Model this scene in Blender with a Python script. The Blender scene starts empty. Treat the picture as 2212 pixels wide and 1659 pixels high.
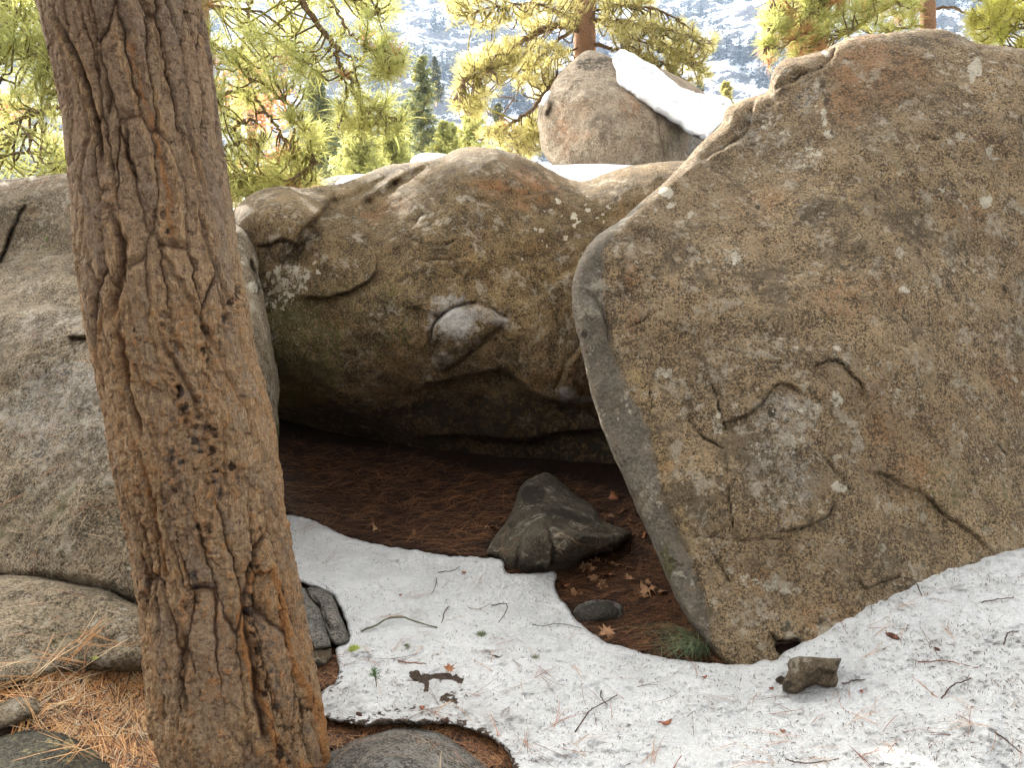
import bpy, math
import numpy as np
SC = bpy.context.scene
COL = SC.collection
RNG = np.random.default_rng(7)

# ------------------------------------------------------------------ camera, sky, sun
PITCH = math.radians(8.0); F = 1671.0; CX, CY = 1106.0, 829.5; CAMZ = 1.6
cam = bpy.data.cameras.new('camera'); camo = bpy.data.objects.new('camera', cam); COL.objects.link(camo)
camo.location = (0, 0, CAMZ); camo.rotation_euler = (math.pi/2 - PITCH, 0, 0)
cam.sensor_width = 36; cam.lens = 36*F/2212; cam.clip_start = 0.05; cam.clip_end = 6000
SC.camera = camo
SUN_EL, SUN_AZ = math.radians(27), math.radians(-32)      # azimuth measured from +Y towards +X
world = bpy.data.worlds.new('World'); SC.world = world; world.use_nodes = True
wn = world.node_tree; wn.nodes.clear()
sky = wn.nodes.new('ShaderNodeTexSky'); sky.sky_type = 'NISHITA'; sky.sun_disc = False
sky.sun_elevation = SUN_EL; sky.sun_rotation = SUN_AZ
sky.air_density = 1.0; sky.dust_density = 2.5; sky.ozone_density = 0.6
hs = wn.nodes.new('ShaderNodeHueSaturation'); hs.inputs['Saturation'].default_value = 0.22
bg = wn.nodes.new('ShaderNodeBackground'); bg.inputs['Strength'].default_value = 0.15
wo = wn.nodes.new('ShaderNodeOutputWorld')
wn.links.new(sky.outputs[0], hs.inputs['Color']); tn_ = wn.nodes.new('ShaderNodeMix'); tn_.data_type = 'RGBA'; tn_.blend_type = 'MULTIPLY'; tn_.inputs[0].default_value = 1; tn_.inputs[7].default_value = (1.0, .955, .87, 1); wn.links.new(hs.outputs[0], tn_.inputs[6]); wn.links.new(tn_.outputs[2], bg.inputs[0]); wn.links.new(bg.outputs[0], wo.inputs[0])
sun = bpy.data.lights.new('sun', 'SUN'); suno = bpy.data.objects.new('sun', sun); COL.objects.link(suno)
sun.energy = 3.0; sun.angle = math.radians(0.53); sun.color = (1.0, 0.93, 0.82)
SD = np.array([math.sin(SUN_AZ)*math.cos(SUN_EL), math.cos(SUN_AZ)*math.cos(SUN_EL), math.sin(SUN_EL)])
from mathutils import Vector
suno.rotation_euler = Vector(SD).to_track_quat('Z', 'Y').to_euler()
suno.location = (-20, 20, 40)
vs = SC.view_settings; vs.view_transform = 'Standard'; vs.look = 'None'; vs.gamma = 1.0; vs.exposure = 2.78
SC.cycles.use_denoising = True
SC.cycles.max_bounces = 7; SC.cycles.diffuse_bounces = 2; SC.cycles.transparent_max_bounces = 8
SC.cycles.volume_bounces = 0

# ------------------------------------------------------------------ camera maths
cp, sp_ = math.cos(PITCH), math.sin(PITCH)
FW = np.array([0, cp, -sp_]); UP = np.array([0, sp_, cp]); RT = np.array([1.0, 0, 0]); CO = np.array([0, 0, CAMZ])
def at(px, py, d):
    px = np.asarray(px, float); py = np.asarray(py, float); d = np.asarray(d, float)
    return CO + d[..., None]*FW + ((px-CX)/F*d)[..., None]*RT + (-(py-CY)/F*d)[..., None]*UP
def pix(P):
    q = P - CO; d = q@FW
    return CX + F*(q@RT)/d, CY - F*(q@UP)/d, d
def A(px, py, d): return at(np.array(px), np.array(py), np.array(d))

# ------------------------------------------------------------------ noise
def _h(i, j, k, s):
    n = (i*73856093) ^ (j*19349663) ^ (k*83492791) ^ (s*2654435761)
    n = n & 0xffffffff
    n = ((n ^ (n >> 15))*2246822519) & 0xffffffff
    n = ((n ^ (n >> 13))*3266489917) & 0xffffffff
    return (n ^ (n >> 16)) & 0xffffffff
def vnoise(P, s=0):
    I = np.floor(P).astype(np.int64); f = P - I; u = f*f*f*(f*(f*6-15)+10)
    r = 0
    for a in (0, 1):
        for b in (0, 1):
            for c in (0, 1):
                h = _h(I[:, 0]+a, I[:, 1]+b, I[:, 2]+c, s)
                gx = ((h & 1023)/511.5-1); gy = (((h >> 10) & 1023)/511.5-1); gz = (((h >> 20) & 1023)/511.5-1)
                g = gx*(f[:, 0]-a)+gy*(f[:, 1]-b)+gz*(f[:, 2]-c)
                w = (u[:, 0] if a else 1-u[:, 0])*(u[:, 1] if b else 1-u[:, 1])*(u[:, 2] if c else 1-u[:, 2])
                r = r + g*w
    return r
def fbm(P, scale=1, octv=5, s=0, gain=0.5, lac=2.03, ridge=False):
    P = np.asarray(P, float)*scale; a = 1; r = 0; t = 0
    for o in range(octv):
        n = vnoise(P, s+o*17)
        if ridge: n = 0.5-np.abs(n)*1.6
        r = r + a*n; t += a; a *= gain; P = P*lac+3.17
    return r/t
def voro2(u, v, s=0, jit=0.9):
    I = np.floor(u).astype(np.int64); J = np.floor(v).astype(np.int64)
    d1 = np.full(u.shape, 9.); d2 = np.full(u.shape, 9.); cid = np.zeros(u.shape)
    for a in (-1, 0, 1):
        for b in (-1, 0, 1):
            h = _h(I+a, J+b, I*0, s)
            x = I+a+0.5+jit*((h & 65535)/65535.-0.5); y = J+b+0.5+jit*(((h >> 16) & 65535)/65535.-0.5)
            d = np.hypot(u-x, v-y); c = (h % 1000)/1000.
            m = d < d1
            d2 = np.where(m, d1, np.minimum(d2, d)); cid = np.where(m, c, cid); d1 = np.where(m, d, d1)
    return d1, d2, cid
def sstep(a, b, x):
    t = np.clip((x-a)/(b-a), 0, 1); return t*t*(3-2*t)
def chaikin(P, n=1, closed=True):
    P = np.asarray(P, float)
    for _ in range(n):
        Q = np.roll(P, -1, 0) if closed else P[1:]
        B = P if closed else P[:-1]
        N = np.empty((2*len(B), P.shape[1])); N[0::2] = B*0.75+Q*0.25; N[1::2] = B*0.25+Q*0.75
        P = N if closed else np.vstack([P[:1], N, P[-1:]])
    return P
def densify(P, step, closed=True):
    P = np.asarray(P, float); Q = np.vstack([P, P[:1]]) if closed else P
    out = []
    for a, b in zip(Q[:-1], Q[1:]):
        n = max(1, int(np.linalg.norm((b-a)[:2])/step))
        for k in range(n): out.append(a+(b-a)*k/n)
    if not closed: out.append(Q[-1])
    return np.array(out)
def inside(P, poly):
    x, y = P[:, 0], P[:, 1]; r = np.zeros(len(P), bool)
    X, Y = poly[:, 0], poly[:, 1]; X2, Y2 = np.roll(X, -1), np.roll(Y, -1)
    for a, b, c, d in zip(X, Y, X2, Y2):
        if b == d: continue
        m = (b > y) != (d > y)
        r ^= m & (x < (c-a)*(y-b)/(d-b)+a)
    return r
def polydist(P, L, maxd=None):
    """distance of points to an open polyline; side sign; nearest point; chord param"""
    N = len(P); best = np.full(N, 1e9); sg = np.ones(N); near = np.zeros((N, 2)); tt = np.zeros(N)
    if maxd is not None:
        lo, hi = L[:, :2].min(0)-maxd, L[:, :2].max(0)+maxd
        idx = np.nonzero(((P >= lo) & (P <= hi)).all(1))[0]
    else: idx = np.arange(N)
    if not len(idx): return best, sg, near, tt
    Q = P[idx]; a = L[:-1, :2]; ab = L[1:, :2]-a; qq = (ab*ab).sum(1)+1e-12; n = len(a)
    for i in range(0, len(Q), 4000):
        q = Q[i:i+4000]; e0 = q[:, None]-a[None]; t = np.clip((e0*ab).sum(-1)/qq, 0, 1)
        e = e0-t[..., None]*ab; d2 = (e*e).sum(-1); k = d2.argmin(1); r = np.arange(len(q)); j = idx[i:i+4000]
        best[j] = np.sqrt(d2[r, k]); e = e[r, k]; sg[j] = np.sign(ab[k, 0]*e[:, 1]-ab[k, 1]*e[:, 0]); near[j] = q-e; tt[j] = (k+t[r, k])/n
    return best, sg, near, tt
class TPS:
    def __init__(self, X, v, reg=1e-6):
        self.c = X.mean(0); self.s = np.abs(X-self.c).max(); X = (X-self.c)/self.s; self.X = X; n, m = len(X), X.shape[1]
        K = self.k(X, X)+reg*np.eye(n); Pm = np.hstack([np.ones((n, 1)), X])
        M = np.zeros((n+m+1, n+m+1)); M[:n, :n] = K; M[:n, n:] = Pm; M[n:, :n] = Pm.T
        self.w = np.linalg.solve(M, np.concatenate([v, np.zeros(m+1)]))
    def k(self, A_, B_):
        r2 = ((A_[:, None]-B_[None])**2).sum(-1); return 0.5*r2*np.log(r2+1e-12)
    def __call__(self, Q):
        Q = (Q-self.c)/self.s; n = len(self.X); out = np.empty(len(Q))
        for i in range(0, len(Q), 20000):
            q = Q[i:i+20000]; out[i:i+20000] = self.k(q, self.X)@self.w[:n]+self.w[n]+q@self.w[n+1:]
        return out

# ------------------------------------------------------------------ meshes and tags
def mk(name, V, faces, mat=None, parent=None, smooth=True, attrs=None):
    """faces: list of int arrays (n,3)/(n,4)"""
    faces = [np.asarray(f, np.int32) for f in faces if len(f)]
    me = bpy.data.meshes.new(name); V = np.asarray(V, np.float32)
    me.vertices.add(len(V)); me.vertices.foreach_set('co', V.ravel())
    tot = np.concatenate([np.full(len(f), f.shape[1], np.int32) for f in faces])
    st = np.concatenate([[0], np.cumsum(tot)[:-1]]).astype(np.int32)
    me.loops.add(int(tot.sum())); me.loops.foreach_set('vertex_index', np.concatenate([f.ravel() for f in faces]))
    me.polygons.add(len(tot)); me.polygons.foreach_set('loop_start', st); me.polygons.foreach_set('loop_total', tot)
    me.update(calc_edges=True)
    if smooth: me.polygons.foreach_set('use_smooth', np.ones(len(tot), bool))
    if attrs:
        for k, v in attrs.items():
            a = me.attributes.new(k, 'FLOAT_COLOR', 'POINT'); c = np.ones((len(V), 4), np.float32); c[:, :3] = v; a.data.foreach_set('color', c.ravel())
    if mat: me.materials.append(mat)
    o = bpy.data.objects.new(name, me); COL.objects.link(o)
    if parent: o.parent = parent
    return o
def tag(o, label=None, cat=None, group=None, kind=None):
    if label: o['label'] = label
    if cat: o['category'] = cat
    if group: o['group'] = group
    if kind: o['kind'] = kind
    return o
def empty(name, loc=(0, 0, 0)):
    o = bpy.data.objects.new(name, None); COL.objects.link(o); o.location = loc; o.empty_display_size = 0.1
    return o
class MB:
    def __init__(s): s.V = []; s.q = []; s.t = []; s.n = 0; s.a = []
    def add(s, V, q=None, t=None, a=None):
        V = np.asarray(V, float)
        if q is not None and len(q): s.q.append(np.asarray(q)+s.n)
        if t is not None and len(t): s.t.append(np.asarray(t)+s.n)
        s.V.append(V); s.n += len(V)
        s.a.append(np.zeros((len(V), 3)) if a is None else np.broadcast_to(a, (len(V), 3)))
    def build(s, name, mat, parent=None, smooth=True):
        f = ([np.vstack(s.q)] if s.q else [])+([np.vstack(s.t)] if s.t else [])
        return mk(name, np.vstack(s.V), f, mat, parent, smooth, {'m1': np.vstack(s.a)})
def tube(mb, P, R, n=6, jag=0.0, seed=0, a=None, cap=True):
    P = np.asarray(P, float); R = np.broadcast_to(np.asarray(R, float), (len(P),))
    T = np.gradient(P, axis=0); T /= np.linalg.norm(T, axis=1)[:, None]+1e-9
    u = np.cross(T[0], [0.31, 0.17, 0.93]); u /= np.linalg.norm(u)+1e-9
    V = []; ang = np.arange(n)/n*2*math.pi; rg = np.random.default_rng(seed)
    for i in range(len(P)):
        u = u-T[i]*(u@T[i]); u /= np.linalg.norm(u)+1e-9; v = np.cross(T[i], u)
        r = R[i]*(1+jag*rg.uniform(-1, 1, n))
        V.append(P[i]+(np.cos(ang)*r)[:, None]*u+(np.sin(ang)*r)[:, None]*v)
    m = len(P); k = np.arange(n); k2 = (k+1) % n
    q = np.vstack([np.stack([i*n+k, i*n+k2, (i+1)*n+k2, (i+1)*n+k], 1) for i in range(m-1)])
    V = np.vstack(V)
    t = None
    if cap:
        V = np.vstack([V, P[:1], P[-1:]]); c0, c1 = m*n, m*n+1
        t = np.vstack([np.stack([k2, k, k*0+c0], 1), np.stack([(m-1)*n+k, (m-1)*n+k2, k*0+c1], 1)])
    mb.add(V, q, t, a)
def spline(P, n):
    P = np.asarray(P, float); Q = np.vstack([2*P[0]-P[1], P, 2*P[-1]-P[-2]]); out = []
    m = len(P)-1
    for t in np.linspace(0, m, n):
        i = min(int(t), m-1); f = t-i; a, b, c, d = Q[i], Q[i+1], Q[i+2], Q[i+3]
        out.append(0.5*((2*b)+(-a+c)*f+(2*a-5*b+4*c-d)*f*f+(-a+3*b-3*c+d)*f**3))
    return np.array(out)

# ------------------------------------------------------------------ node materials
class NT:
    def __init__(s, name):
        s.m = bpy.data.materials.new(name); s.m.use_nodes = True; s.t = s.m.node_tree; s.t.nodes.clear()
        s.out = s.t.nodes.new('ShaderNodeOutputMaterial'); s.bs = s.t.nodes.new('ShaderNodeBsdfPrincipled')
        s.t.links.new(s.bs.outputs[0], s.out.inputs[0]); s.tc = s.t.nodes.new('ShaderNodeTexCoord')
        s.co = s.tc.outputs['Object']
    def n(s, typ, **kw):
        x = s.t.nodes.new(typ)
        for k, v in kw.items(): setattr(x, k, v)
        return x
    def put(s, inp, v):
        if v is None: return
        if hasattr(v, 'is_output') or isinstance(v, bpy.types.NodeSocket): s.t.links.new(v, inp)
        else:
            if isinstance(v, tuple) and len(v) == 3 and inp.type == 'RGBA': v = (*v, 1)
            inp.default_value = v
    def noise(s, scale, det=4, rough=0.6, co=None, dist=0, lac=2.0):
        x = s.n('ShaderNodeTexNoise'); s.put(x.inputs['Vector'], co or s.co); x.inputs['Scale'].default_value = scale
        x.inputs['Detail'].default_value = det; x.inputs['Roughness'].default_value = rough; x.inputs['Distortion'].default_value = dist
        return x.outputs['Fac']
    def voro(s, scale, feat='F1', co=None, out='Distance', rnd=1.0):
        x = s.n('ShaderNodeTexVoronoi', feature=feat); s.put(x.inputs['Vector'], co or s.co); x.inputs['Scale'].default_value = scale
        x.inputs['Randomness'].default_value = rnd
        return x.outputs[out]
    def mp(s, v, a, b, c=0., d=1., smooth=False):
        x = s.n('ShaderNodeMapRange'); x.interpolation_type = 'SMOOTHSTEP' if smooth else 'LINEAR'
        s.put(x.inputs[0], v)
        for i, q in zip((1, 2, 3, 4), (a, b, c, d)): s.put(x.inputs[i], q)
        return x.outputs[0]
    def ma(s, op, a, b=None, c=None, clamp=False):
        x = s.n('ShaderNodeMath', operation=op, use_clamp=clamp); s.put(x.inputs[0], a); s.put(x.inputs[1], b)
        if c is not None: s.put(x.inputs[2], c)
        return x.outputs[0]
    def mix(s, f, a, b, mode='MIX'):
        x = s.n('ShaderNodeMix', data_type='RGBA', blend_type=mode); s.put(x.inputs[0], f); s.put(x.inputs[6], a); s.put(x.inputs[7], b)
        return x.outputs[2]
    def attr(s, name):
        x = s.n('ShaderNodeAttribute', attribute_name=name); y = s.n('ShaderNodeSeparateColor'); s.t.links.new(x.outputs['Color'], y.inputs[0])
        return y.outputs[0], y.outputs[1], y.outputs[2]
    def scaled(s, sc, rot=(0, 0, 0)):
        x = s.n('ShaderNodeMapping'); s.put(x.inputs['Vector'], s.co); x.inputs['Scale'].default_value = sc; x.inputs['Rotation'].default_value = rot
        return x.outputs[0]
    def warp(s, scale, amt, co=None):
        x = s.n('ShaderNodeTexNoise'); s.put(x.inputs['Vector'], co or s.co); x.inputs['Scale'].default_value = scale
        y = s.n('ShaderNodeVectorMath', operation='MULTIPLY_ADD'); s.put(y.inputs[0], x.outputs['Color']); y.inputs[1].default_value = (amt,)*3; s.put(y.inputs[2], co or s.co)
        return y.outputs[0]
    def bump(s, h, dist, strength=1.0, normal=None):
        x = s.n('ShaderNodeBump'); s.put(x.inputs['Height'], h); x.inputs['Distance'].default_value = dist; x.inputs['Strength'].default_value = strength
        if normal is not None: s.put(x.inputs['Normal'], normal)
        return x.outputs[0]
    def done(s, col=None, rough=None, normal=None, spec=0.3):
        s.put(s.bs.inputs['Base Color'], col); s.put(s.bs.inputs['Roughness'], rough); s.put(s.bs.inputs['Normal'], normal)
        s.bs.inputs['Specular IOR Level'].default_value = spec
        return s.m

def rock_mat(name, lit, drk, film, rust=(.36, .16, .06), pale=(.60, .54, .42), moss=(.085, .085, .022), gs=1.0, lichen=.5, filmk=.5, grain=1.0, bumpk=1.0, rustk=.5, streak=None):
    """granite: lit grains on a dark matrix under a patchy film; m1 = (pale lichen, moss, dark stain and painted shade), m2 = (rust, chalk, crack), m3 = (grey, gold, shaded grey)"""
    g = NT(name); pl, ms, dk = g.attr('m1'); ru, ch, ck = g.attr('m2'); gy, gd_, mt = g.attr('m3')
    if streak: g.co = g.scaled(streak[0], streak[1])
    big = g.noise(1.1*gs, 4, .55); mid = g.noise(4.5*gs, 7, .68); fine = g.noise(26*gs, 6, .75)
    midb = g.noise(2.6*gs, 7, .72, co=g.scaled((1, 1.3, 1.2), (.4, .2, .9))); midc = g.noise(10*gs, 6, .75, co=g.scaled((1.2, 1, .8), (.9, .3, .1)))
    gr = g.noise(86*gs, 3, .85); gr2 = g.noise(190*gs, 2, .8, co=g.scaled((1, 1, 1), (.5, .8, .1)))
    brk = g.ma('MULTIPLY', g.ma('SUBTRACT', fine, .5), 2.2); brk2 = g.ma('MULTIPLY_ADD', g.ma('SUBTRACT', mid, .5), 1.6, brk)
    # base colours of grain and matrix, patch by patch
    L = g.mix(g.mp(big, .38, .62, smooth=True), lit, tuple(x*.78 for x in lit))
    L = g.mix(g.mp(g.ma('MULTIPLY_ADD', ru, .35, midb), .54, .74, 0, rustk, True), L, rust)
    L = g.mix(g.mp(g.ma('ADD', gd_, brk2), .3, .9, 0, .8, True), L, (.47, .33, .15))
    L = g.mix(g.mp(g.ma('ADD', gy, brk2), .3, .9, 0, .9, True), L, (.40, .36, .30))
    D = g.mix(g.mp(mid, .40, .64, smooth=True), drk, tuple(x*.55 for x in drk))
    D = g.mix(g.mp(g.ma('ADD', gy, brk2), .3, .9, 0, .8, True), D, (.12, .11, .095))
    bias = g.ma('MULTIPLY_ADD', g.ma('SUBTRACT', mid, .5), .30, g.ma('MULTIPLY', g.ma('SUBTRACT', midc, .5), .25))
    gg = g.ma('ADD', g.ma('MULTIPLY_ADD', gr, .62, g.ma('MULTIPLY', gr2, .38)), bias)
    c = g.mix(g.mp(gg, .50-.045/grain, .50+.045/grain), D, L)
    c = g.mix(g.mp(g.ma('ADD', mt, g.ma('MULTIPLY', brk2, .6)), .35, .75, 0, .85, True), c, g.mix(g.mp(gg, .42, .58), (.125, .108, .085), (.20, .18, .15)))
    # thin grey-brown film that hides the grain in patches
    c = g.mix(g.mp(g.ma('MULTIPLY_ADD', fine, .35, midc), .66, .86, 0, filmk*.8, True), c, film)
    c = g.mix(g.mp(g.ma('MULTIPLY_ADD', fine, .5, midb), .70, .60, 0, .65, True), c, tuple(x*.40 for x in film)); c = g.mix(g.mp(g.ma('MULTIPLY_ADD', fine, .7, g.noise(7*gs, 6, .7, co=g.scaled((1, 1, 1), (1.2, .1, 2.)))), .90, 1.02, 0, .5, True), c, tuple(x*.85 for x in pale))
    c = g.mix(g.mp(g.ma('ADD', ru, brk2), .35, .85, 0, .45, True), c, rust)
    c = g.mix(g.mp(g.ma('ADD', ms, brk2), .35, .85, 0, .8, True), c, moss)
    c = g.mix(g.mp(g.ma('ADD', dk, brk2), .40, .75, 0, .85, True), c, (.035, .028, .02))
    # lichen
    w = g.warp(9*gs, .16); w = g.warp(45*gs, .05, w)
    blob = g.voro(9*gs, co=w); gate = g.noise(1.9*gs, 4, .6, co=g.scaled((1, 1, 1), (1.1, .4, .3)))
    lf = g.ma('MULTIPLY', g.mp(blob, .24, .17), g.mp(gate, .50, .58, 0, lichen, True))
    w2 = g.warp(40*gs, .04); blob2 = g.voro(30*gs, co=w2)
    lf = g.ma('MAXIMUM', lf, g.ma('MULTIPLY', g.mp(blob2, .28, .22), g.mp(g.noise(3.3*gs, 4, .6), .52, .62, 0, lichen, True)))
    ln = g.ma('ADD', g.ma('MULTIPLY', g.ma('SUBTRACT', g.noise(30, 6, .8), .5), 2.6), g.ma('MULTIPLY', g.ma('SUBTRACT', g.noise(95, 3, .7), .5), .9))
    lp = g.mp(g.ma('ADD', pl, ln), .50, .60, 0, .92, True)
    lf = g.ma('MAXIMUM', lf, lp); lf = g.ma('MULTIPLY', lf, g.mp(gr, .30, .5, .55, 1.0))
    c = g.mix(lf, c, g.mix(g.mp(fine, .35, .65), tuple(x*.8 for x in pale), tuple(min(1, x*1.2) for x in pale)))
    c = g.mix(g.mp(g.ma('ADD', ch, g.ma('MULTIPLY_ADD', g.ma('SUBTRACT', midc, .5), .8, g.ma('MULTIPLY', brk, .35))), .15, 1.0, 0, .82, True), c, (.60, .575, .54))
    c = g.mix(g.mp(ck, .25, .9, 0, .9), c, (.018, .014, .010))
    h = g.ma('MULTIPLY_ADD', mid, 2.2, g.ma('MULTIPLY', midc, 1.1)); h = g.ma('ADD', h, fine); h = g.ma('MULTIPLY_ADD', gr, .34, h); h = g.ma('MULTIPLY_ADD', gr2, .12, h)
    h = g.ma('MULTIPLY_ADD', lf, .10, h)
    return g.done(c, .88, g.bump(h, .030*bumpk/gs**.5, 1.0), .2)

# ------------------------------------------------------------------ ground shape
def onz(px, py, z): d = (CAMZ-z)/(sp_+cp*(py-CY)/F); return at(px, py, d)
_gc = [(1100, 1659, 0), (1600, 1659, .02), (2212, 1659, .18), (700, 1659, 0), (350, 1659, .03), (0, 1659, .10), (1100, 1450, 0), (750, 1450, 0),
       (1570, 1432, 0), (1800, 1345, .16), (2000, 1240, .30), (2212, 1190, .40), (2212, 1400, .30), (1900, 1500, .1), (620, 1115, .10), (850, 1180, .06),
       (1085, 1205, .04), (1200, 1250, 0), (1350, 1400, -.03), (620, 960, .30), (850, 975, .28), (1150, 1030, .22), (1350, 1080, .2), (1440, 1250, 0),
       (150, 1430, .22), (300, 1480, .1), (0, 1500, .22)]
_gp = np.array([onz(a, b, c) for a, b, c in _gc]+[(-3, 2.5, .5), (3.5, 3, .6), (0, 1, -.03), (-1.5, 1, .1), (1.5, 1, .08), (-2, 6, .4), (2.5, 5, .5),
               (0, 6.5, .35), (-4, 0, .3), (4, 0, .3), (0, -2, -.1)])
_gt = TPS(_gp[:, :2], _gp[:, 2], 1e-4)
def gz(x, y):
    x = np.asarray(x, float); y = np.asarray(y, float); sh = x.shape; x = x.ravel(); y = y.ravel()
    near = np.clip(_gt(np.stack([np.clip(x, -5, 5), np.clip(y, -2, 8)], 1)), -.3, 1.4)
    near = near+0.012*vnoise(np.stack([x*3, y*3, x*0], 1), 5)
    far = 2.30+.2*(np.minimum(y, 9.6)-7)+.07*(np.maximum(y, 9.6)-9.6)+0.07*vnoise(np.stack([x*.5, y*.5, x*0], 1), 9)-.34*sstep(.1, -1.2, x)
    far = np.where(y > 15, far-.07*(y-15)-((np.clip(y, 15, 130)-15)*.17), far)+np.clip(np.abs(x)-10, 0, 400)*-.03*(y > 0)
    k = sstep(6.3, 8.2, y)
    side = sstep(5, 14, np.abs(x))*sstep(-3, 2, y)*.9
    z = near*(1-k)+far*k+side*(1-k)
    f2 = sstep(20, 120, np.hypot(x, y)); z = z*(1-f2)+(-14)*f2
    z = z+np.clip(-7-y, 0, 90)*.66*sstep(-7, -16, y)   # unseen slope added behind the camera to block low sky light
    return z.reshape(sh)
def gdepth(px, py, h=0.0, d0=1.2, d1=8.0):
    px = np.asarray(px, float); py = np.asarray(py, float); lo = np.full(px.shape, d0); hi = np.full(px.shape, d1); found = np.zeros(px.shape, bool); prev = lo.copy()
    for d in np.linspace(d0, d1, 40)[1:]:
        P = at(px, py, np.full(px.shape, d)); below = P[:, 2] < gz(P[:, 0], P[:, 1])+h
        new = below & ~found; lo = np.where(new, prev, lo); hi = np.where(new, d, hi); found |= below; prev = np.full(px.shape, d)
    for _ in range(12):
        m = (lo+hi)/2; P = at(px, py, m); b = P[:, 2] < gz(P[:, 0], P[:, 1])+h
        hi = np.where(b, m, hi); lo = np.where(b, lo, m)
    return (lo+hi)/2

# ------------------------------------------------------------------ boulder builder
CH = {'pale': (0, 0), 'moss': (0, 1), 'dark': (0, 2), 'rust': (1, 0), 'chalk': (1, 1), 'crack': (1, 2), 'grey': (2, 0), 'gold': (2, 1), 'matte': (2, 2)}
def boulder(name, outline, ctrl, mat, step=4., r=45., R=.35, T=1.5, noise=((1.1, .10, 0), (4, .03, 0), (14, .010, 0)), cracks=(), folds=(), lumps=(), facets=None,
            flakes=(), masks=(), jit=2.5, seed=0, parent=None, smooth_it=1, rback=None, depthfn=None, chk=1, rmin=0.0):
    ol = densify(chaikin(outline, chk), 3.0)
    nn = np.roll(ol, -1, 0)-np.roll(ol, 1, 0); nn = np.stack([nn[:, 1], -nn[:, 0]], 1); nn /= np.linalg.norm(nn, axis=1)[:, None]+1e-9
    q3 = np.stack([ol[:, 0]/26., ol[:, 1]/26., ol[:, 0]*0+seed*3.1], 1)
    ol = ol+nn*(fbm(q3, 1, 4, seed+3)*2*jit)[:, None]
    x0, y0 = ol.min(0)-step; x1, y1 = ol.max(0)+step
    nx, ny = int((x1-x0)/step)+2, int((y1-y0)/step)+2
    gx = x0+np.arange(nx)*step; gy = y0+np.arange(ny)*step
    G = np.stack(np.meshgrid(gx, gy), -1).reshape(-1, 2)
    C = np.stack(np.meshgrid(gx[:-1]+step/2, gy[:-1]+step/2), -1).reshape(-1, 2)
    ins = inside(C, ol); cell = np.nonzero(ins)[0]; cj, ci = cell//(nx-1), cell % (nx-1)
    quads = np.stack([cj*nx+ci, cj*nx+ci+1, (cj+1)*nx+ci+1, (cj+1)*nx+ci], 1)
    cnt = np.bincount(quads.ravel(), minlength=nx*ny); used = np.nonzero(cnt)[0]; mp = -np.ones(nx*ny, int); mp[used] = np.arange(len(used))
    quads = mp[quads]; P = G[used].copy(); bd = cnt[used] < 4
    loop = np.vstack([ol, ol[:1]])
    lc = loop[::4] if (len(loop)-1) % 4 == 0 else np.vstack([loop[::4], loop[-1:]])
    dd = polydist(P, lc)[0]; P[bd] = polydist(P[bd], loop)[2]
    # relax the verts by the border
    band = (~bd) & (dd < 3*step)
    nb = np.zeros((len(P), 2)); 
    for _ in range(2):
        nb[:] = 0; c = np.zeros(len(P))
        for a, b in ((0, 1), (1, 2), (2, 3), (3, 0)):
            np.add.at(nb, quads[:, a], P[quads[:, b]]); np.add.at(c, quads[:, a], 1)
            np.add.at(nb, quads[:, b], P[quads[:, a]]); np.add.at(c, quads[:, b], 1)
        P[band] = (nb/np.maximum(c, 1)[:, None])[band]
    sel = dd < 25; dd = polydist(P, lc)[0]; dd[sel] = polydist(P[sel], loop)[0]; dd[bd] = 0
    if depthfn is not None: D = depthfn(P[:, 0], P[:, 1])
    else:
        ct = np.array(ctrl, float); D = 1/TPS(ct[:, :2], 1/ct[:, 2])(P)
    for (pl, slope, wid, side, cap) in folds:
        d, sg, _, _ = polydist(P, np.array(pl, float)); s = d*sg*side
        D = D+slope*np.minimum(0.5*(s+np.sqrt(s*s+wid*wid))-wid*.5*np.exp(-np.abs(s)/wid), cap)
    for (lx, ly, rx, ry, h) in lumps:
        D = D-h*np.exp(-((P[:, 0]-lx)/rx)**2-((P[:, 1]-ly)/ry)**2)
    if facets:
        nf_, am_ = facets; rg = np.random.default_rng(seed+77); lo_, hi_ = P.min(0), P.max(0); c_ = (lo_+hi_)/2; hw = (hi_-lo_)/2
        Wp = P+40*np.stack([vnoise(np.stack([P[:, 0]/90, P[:, 1]/90, P[:, 0]*0+1], 1), seed), vnoise(np.stack([P[:, 0]/90, P[:, 1]/90, P[:, 0]*0+7], 1), seed)], 1)
        best = np.full(len(P), -9.)
        for _k in range(nf_):
            o_ = rg.uniform(-.95, .95, 2); n_ = o_*rg.uniform(.5, 1.1)+rg.uniform(-.25, .25, 2)
            val = (o_@o_)*.5+((Wp-c_)/hw-o_)@n_; best = np.maximum(best, val)
        D = D+am_*(best-np.median(best))
    M = [np.zeros((len(P), 3)) for _ in range(3)]
    Pm_ = P+10*np.stack([fbm(np.stack([P[:, 0]/28, P[:, 1]/28, P[:, 0]*0+1], 1), 1, 3, seed+60), fbm(np.stack([P[:, 0]/28, P[:, 1]/28, P[:, 0]*0+7], 1), 1, 3, seed+61)], 1)*2
    def addm(chn, v):
        a, b = CH[chn]; M[a][:, b] = np.maximum(M[a][:, b], v)
    for (poly, h, w, dome) in flakes:
        pg = densify(chaikin(poly, 1), 3.); pd = polydist(P, np.vstack([pg, pg[:1]]), 140)[0]; i = inside(P, pg)
        sd = np.where(i, pd, -pd)
        D = D-h*sstep(-w*.3, w, sd)-dome*(1-np.exp(-np.maximum(sd, 0)/25.))
        D = D+0.02*np.exp(-(sd/4.)**2)*np.sign(abs(h)+1e-9)*(0.6 if h > 0 else 0)
    edgek = sstep(0, 30, dd)
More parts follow.
